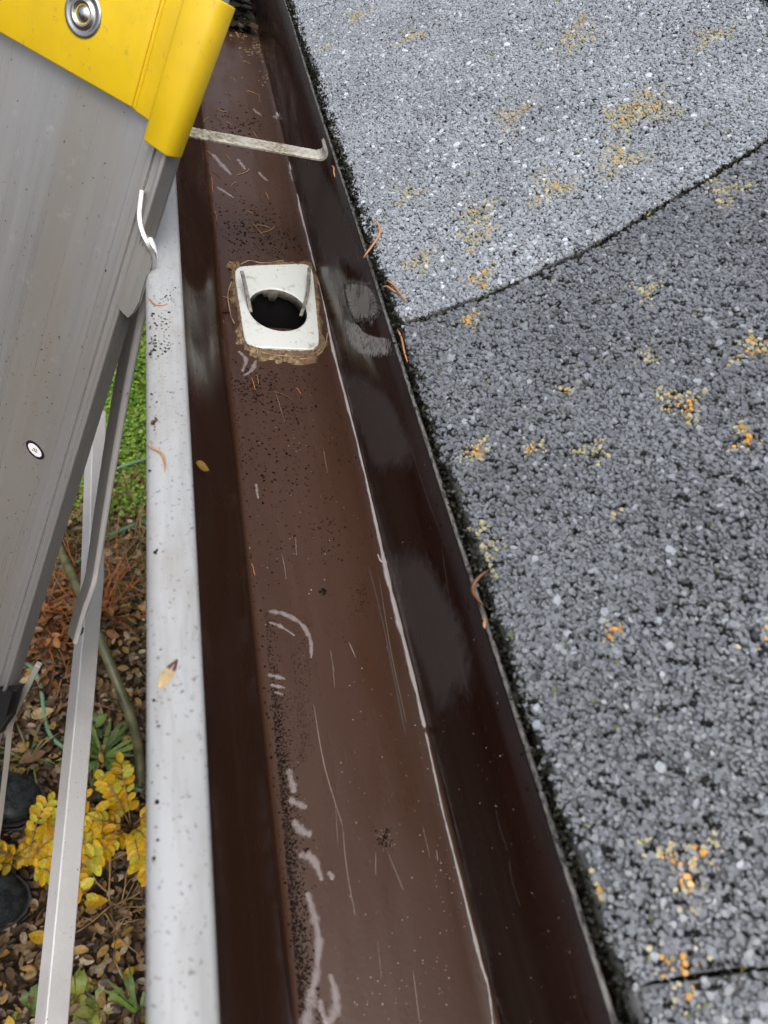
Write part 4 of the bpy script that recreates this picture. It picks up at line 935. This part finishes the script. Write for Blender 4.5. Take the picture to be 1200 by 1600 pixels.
def m_boot():
    m = mat('black_wet_rubber', (.012, .015, .017), .22); g = NG(m); n = g.noise(g.obj(), 40, 5, .7); n2 = g.noise(g.obj(), 260, 3)
    g.set(Base_Color=g.ramp(n, [(.35, (.006, .008, .009)), (.7, (.04, .05, .055))]), Roughness=g.ramp(n, [(.3, .12), (.7, .45)]), Normal=g.bump(n2, .3, .002, g.bump(n, .4, .006))); return m
M_BOOT = m_boot()
t1 = on_ground(64, 1250, .035); t2 = on_ground(40, 1412, .035)
boot(t1, (1, -.12, 0), 'black wet rubber boot at the left edge behind the thin ladder strip', 1)
boot(t2, (1, -.30, 0), 'black wet rubber boot nearest the bottom left corner below the yellow leaves', -1)

# ------------------------------------------------------------------ plants and litter
leafv = np.array([(-.5, 0, 0), (-.3, .2, .04), (.05, .27, .07), (.35, .16, .05), (.5, 0, .0), (.35, -.16, .05), (.05, -.27, .07), (-.3, -.2, .04), (-.15, 0, 0), (.2, 0, .0)])
leaff = [(0, 8, 1), (1, 8, 9, 2), (2, 9, 3), (3, 9, 4), (4, 9, 5), (5, 9, 6), (6, 9, 8, 7), (7, 8, 0)]
def pal(cols, n_, lo=.6, hi=1.3): return np.array(cols)[rng.integers(0, len(cols), n_)] * rng.uniform(lo, hi, (n_, 1))
BX0, BX1 = -.95, .12
# leaf litter
n_ = 14000; P = np.stack([np.where(rng.random(n_) < .8, rng.uniform(-.55, .05, n_), rng.uniform(BX0, BX1, n_)), rng.uniform(-.1, 1.5, n_), rng.uniform(-.02, .022, n_)], 1)
sz = rng.uniform(.008, .028, n_)
batch('leaf_litter', M_LEAF, leafv, leaff, scale_rot(rand_rot(n_, .55), sz), P, pal([(.13, .075, .038), (.08, .045, .024), (.20, .12, .055), (.05, .03, .018), (.30, .20, .11), (.36, .22, .06), (.42, .33, .22), (.11, .07, .045)], n_), label='brown fallen leaf litter covering the soil below the gutter', cat='leaf litter', kind='stuff')
# green ground cover
n_ = 42000; P = np.stack([np.where(rng.random(n_) < .75, rng.uniform(-.5, .12, n_), rng.uniform(-.9, .3, n_)), np.where(rng.random(n_) < .8, rng.uniform(1.33, 2.5, n_), rng.uniform(1.33, 3.2, n_)), np.zeros(n_)], 1)
edge_y = 1.40 + .06 * np.sin(P[:, 0] * 14) + rng.normal(0, .05, n_); P = P[P[:, 1] > edge_y]; n_ = len(P)
P[:, 2] = .012 * np.sin(P[:, 0] * 26) * np.cos(P[:, 1] * 21) + rng.uniform(0, .028, n_)
batch('ground_cover', M_LEAF, leafv * np.array([1, 1.5, 1.3]), leaff, scale_rot(rand_rot(n_, .55), rng.uniform(.007, .014, n_)), P, pal([(.14, .29, .03), (.20, .38, .04), (.10, .20, .025), (.28, .44, .06), (.32, .42, .07)], n_), label='dense bright green ground cover leaves beyond the bare soil', cat='ground cover', kind='stuff')
# grass
def blades(n_, box, L, cols, name, label, lean=.8, thick=.03):
    P = np.stack([rng.uniform(box[0], box[1], n_), rng.uniform(box[2], box[3], n_), np.full(n_, -.01)], 1)
    bl = np.array([(-thick, 0, 0), (thick, 0, 0), (-thick * .9, .12, .4), (thick * .9, .12, .4), (-thick * .5, .38, .72), (thick * .5, .38, .72), (0, .72, .85)])
    R = scale_rot(rand_rot(n_, lean), L * rng.uniform(.5, 1.25, n_))
    return batch(name, M_LEAF, bl, [(0, 1, 3, 2), (2, 3, 5, 4), (4, 5, 6)], R, P, pal(cols, n_), label=label, cat='grass', kind='stuff')
blades(2600, (-.75, .15, 1.02, 1.50), .10, [(.28, .20, .09), (.22, .17, .07), (.35, .28, .14), (.12, .14, .04), (.18, .10, .04)], 'dry_grass', 'tangled dry straw grass between soil and green ground cover', 1.3, .014)
blades(420, (-.6, .05, .75, 1.1), .06, [(.12, .16, .04), (.20, .19, .07), (.08, .11, .03)], 'grass', 'sparse thin green grass blades growing from the dark soil', .9, .02)
# compound yellow leaves
def yellow_plant(c, spread, nfrond, label, h=.16, seed=1, azs=None):
    rr = np.random.default_rng(seed); root = empty('yellow_leaved_shrub', (c[0], c[1], 0), label=label, cat='shrub', group='yellow shrubs under the ladder')
    st = MB(); P, R, T = [], [], []
    for k in range(nfrond):
        az = rr.uniform(0, 6.28) if azs is None else azs[k % len(azs)] + rr.normal(0, .25); L = spread * rr.uniform(.7, 1.2); d = np.array([math.cos(az), math.sin(az), 0]); sd = np.array([-d[1], d[0], 0])
        pts = [np.array([c[0], c[1], 0]) + d * L * t + np.array([0, 0, h * (math.sin(t * 2.2) ** .8 if t > 0 else 0) * rr.uniform(.95, 1.0)]) for t in np.linspace(0, 1, 10)]
        st.tube(pts, [.0014] * 9 + [.0006], 5)
        for i in range(2, 10):
            for s_ in ((-1, 1) if i < 9 else (0,)):
                a = nrm(d * .55 + sd * s_ * .9 + np.array([0, 0, rr.normal(-.05, .2)])) if s_ else d
                ll = rr.uniform(.026, .04) * spread / .16; z = nrm(np.array([0, 0, 1]) + rr.normal(0, .35, 3)); z = nrm(z - a * np.dot(z, a)); y = np.cross(z, a)
                R.append(np.stack([a, y * 1.15, z], 1) * ll); P.append(pts[i] + a * ll * .5)
                T.append(np.array([(.82, .50, .012), (.88, .58, .015), (.74, .42, .01), (.66, .60, .05), (.84, .55, .02)][rr.integers(5)]) * rr.uniform(.75, 1.1))
    batch('leaves', M_LEAF, leafv, leaff, np.array(R), np.array(P), np.array(T), root)
    st.build('stem', mat('straw_stem', (.30, .19, .08), .6), root)
    bpy.context.view_layer.update()
    return root
_q = on_ground(34, 1332, .10); yellow_plant((_q[0], _q[1]), .12, 20, 'yellow leaved shrub between the boots and the wide ladder bar', .11, 3, [.1, .5, -.2, 3.0, 3.35, .75, -.5, 2.8, 3.14, .25])
_q = on_ground(8, 1338, .06); yellow_plant((_q[0], _q[1]), .075, 10, 'low yellow leaved shrub at the left edge between the two boots', .06, 9, [0, .3, -.25, 3.1, 2.9])
_q = on_ground(195, 1275, .09); yellow_plant((_q[0] + .01, _q[1]), .12, 17, 'yellow leaved shrub between the wide ladder bar and gutter', .10, 5)
# fallen yellow leaves lying on the litter
yl_ = MB()
for i, (u, v, s_) in enumerate(((60, 1465, .03), (150, 1410, .034), (140, 1345, .03), (165, 1320, .03), (62, 865, .02), (228, 1315, .03), (200, 1520, .02), (205, 1545, .018), (185, 1475, .02), (80, 1245, .018), (15, 1600, .02), (125, 1390, .022))):
    p = on_ground(u, v, .02); az = rng.uniform(0, 6.28)
    leaf_obj('fallen_leaf', p, (math.cos(az), math.sin(az), .1), (rng.normal(0, .2), rng.normal(0, .2), 1), s_ * 1.25, s_ * .8, [(.62, .36, .02), (.66, .42, .03), (.55, .33, .05)][i % 3], 'single yellow leaf lying on the brown leaf litter')['group'] = 'yellow leaves on the litter'
for u, v, s_, c, lab in ((66, 1115, .05, (.50, .38, .18), 'large tan leaf lying on soil under the thin green hose'), (45, 1062, .036, (.52, .38, .22), 'pale tan leaf on soil close to the ladder rail edge'), (52, 1182, .05, (.22, .12, .06), 'curled brown leaf on soil above the upper boot')):
    leaf_obj('fallen_leaf', on_ground(u, v, .015), (1, .25, .05), (0, .1, 1), s_, s_ * .55, c, lab)
# green weeds
def weed(c, n_, L, cols, label, broad=.10, seed=0, name='green_weed'):
    rr = np.random.default_rng(seed); bl = np.array([(-.02, 0, 0), (.02, 0, 0), (-broad * .7, .3, .30), (broad * .7, .3, .30), (-broad, .65, .42), (broad, .65, .42), (0, 1.0, .36)])
    az = rr.uniform(0, 6.28, n_); R = scale_rot(rotz(az), L * rr.uniform(.6, 1.2, n_))
    R = R @ np.stack([np.diag([1, 1, q]) for q in rr.uniform(.3, 1.6, n_)])
    return batch(name, M_LEAF, bl, [(0, 1, 3, 2), (2, 3, 5, 4), (4, 5, 6)], R, np.array([c] * n_) + rr.normal(0, .004, (n_, 3)) * np.array([1, 1, 0]), pal(cols, n_), label=label, cat='weed', smooth=True)
GR = [(.13, .22, .04), (.20, .30, .06), (.09, .16, .03)]
weed(on_ground(160, 1185, 0), 34, .085, GR, 'green strap leaved weed between the wide bar and olive hose', .06, 2)
weed(on_ground(142, 1140, 0), 9, .04, GR, 'small broad leaved weed just above the strap leaved one', .2, 4)
weed(on_ground(120, 1560, 0), 14, .042, [(.26, .29, .02), (.20, .25, .02), (.30, .31, .05)], 'yellow green lobed weed at the bottom beside the wide bar', .22, 6)
weed(on_ground(155, 1580, 0), 14, .045, [(.20, .25, .05), (.26, .29, .06)], 'pale green lobed weed at the bottom nearer the gutter', .24, 8)
weed(on_ground(45, 1575, 0), 10, .04, [(.12, .2, .04), (.2, .28, .05)], 'small green weed at bottom left of the wide bar', .25, 9)
weed(on_ground(218, 1585, 0), 12, .08, GR, 'dark green grassy weed at bottom against the gutter', .05, 11)
weed(on_ground(45, 1190, 0), 26, .07, [(.20, .20, .06), (.14, .18, .05), (.28, .24, .1)], 'thin olive grass tuft on soil above the upper boot', .02, 12, 'grass_tuft')
# rust coloured twig shrubs
def twig_bush(c, n_, L, label, seed, col=(.34, .11, .03)):
    rr = np.random.default_rng(seed); mb = MB(); c = np.asarray(c)
    for _ in range(n_):
        az = rr.uniform(0, 6.28); el = rr.uniform(.15, 1.2); d = np.array([math.cos(az) * math.cos(el), math.sin(az) * math.cos(el), math.sin(el)])
        pts = [c + rr.normal(0, .015, 3) * np.array([1, 1, 0])]; l_ = L * rr.uniform(.5, 1.2)
        for q in range(6): pts.append(pts[-1] + d * l_ / 6 + rr.normal(0, .006, 3))
        mb.tube(pts, np.linspace(.0022, .0007, 7), 5)
        for q in (2, 3, 4):
            e = nrm(d + rr.normal(0, .6, 3)); mb.tube([pts[q], pts[q] + e * l_ * .2, pts[q] + e * l_ * .38 + rr.normal(0, .006, 3)], [.0012, .0009, .0005], 4)
    me = mb.mesh('twig_shrub'); tintmesh(me, col); return link('twig_shrub', me, M_TINT, label=label, cat='shrub')
twig_bush(on_ground(165, 965, 0), 22, .20, 'leafless rust orange twig shrub between the bars and gutter', 1)
twig_bush(on_ground(85, 1000, 0), 20, .18, 'leafless reddish twig shrub beside the ladder rail edge', 2, (.30, .12, .04))
twig_bush(on_ground(165, 1420, 0), 10, .16, 'straw coloured dry twig bush beneath the right yellow shrub', 3, (.36, .24, .11))
twig_bush(on_ground(90, 1110, 0), 6, .15, 'thin pinkish dry stalks on soil left of the wide bar', 4, (.30, .15, .08))
# wet brown curled leaves beside the rail
n_ = 160; P = np.stack([rng.normal(0, .05, n_), rng.normal(0, .06, n_), rng.uniform(0, .05, n_)], 1) + on_ground(88, 985, 0)
batch('leaf_litter', M_LEAF, leafv, leaff, scale_rot(rand_rot(n_, .8), rng.uniform(.02, .045, n_)), P, pal([(.28, .12, .04), (.20, .09, .035), (.36, .17, .06), (.10, .04, .02)], n_), label='glossy reddish brown leaf pile beside the ladder rail', cat='leaf litter', kind='stuff')
# hoses
M_OLIVE = mat('olive_hose', (.11, .115, .055), .35); M_GREENH = mat('green_hose', (.13, .26, .16), .45)
g_ = NG(M_OLIVE); g_.set(Base_Color=g_.ramp(g_.noise(g_.obj(), 30, 4), [(.3, (.05, .06, .028)), (.7, (.17, .16, .085))]))
def hose(keys, rad, m, name, label):
    pts = smooth_path([on_ground(u, v, h) for u, v, h in keys], 8); mb = MB(); mb.tube(pts, rad, 12); return mb.build(name, m, None, label=label, cat='hose')
hose([(60, 780, .02), (88, 845, .05), (115, 905, .12), (150, 985, .16), (185, 1070, .14), (208, 1130, .09), (218, 1185, .02), (219, 1230, .0)], .0105, M_OLIVE, 'hose', 'thick olive hose arching over soil behind the ladder bars')
hose([(35, 1035, .01), (52, 1045, .012), (64, 1075, .014), (70, 1120, .014), (80, 1150, .014), (105, 1172, .012), (135, 1192, .012), (170, 1215, .012), (200, 1228, .010), (235, 1240, .008)], .0046, M_GREENH, 'hose', 'thin pale green hose curving over a tan leaf beside the boots')
hose([(120, 880, .01), (160, 845, .015), (195, 826, .015), (230, 815, .015), (280, 805, .01)], .0062, mat('dark_green_hose', (.07, .17, .10), .4), 'hose', 'dark green hose at the edge of the green ground cover')
hose([(150, 745, .02), (185, 731, .03), (228, 717, .03), (270, 705, .02)], .004, M_GREENH, 'hose', 'thin green hose lying across the green ground cover')
bpy.context.view_layer.update()
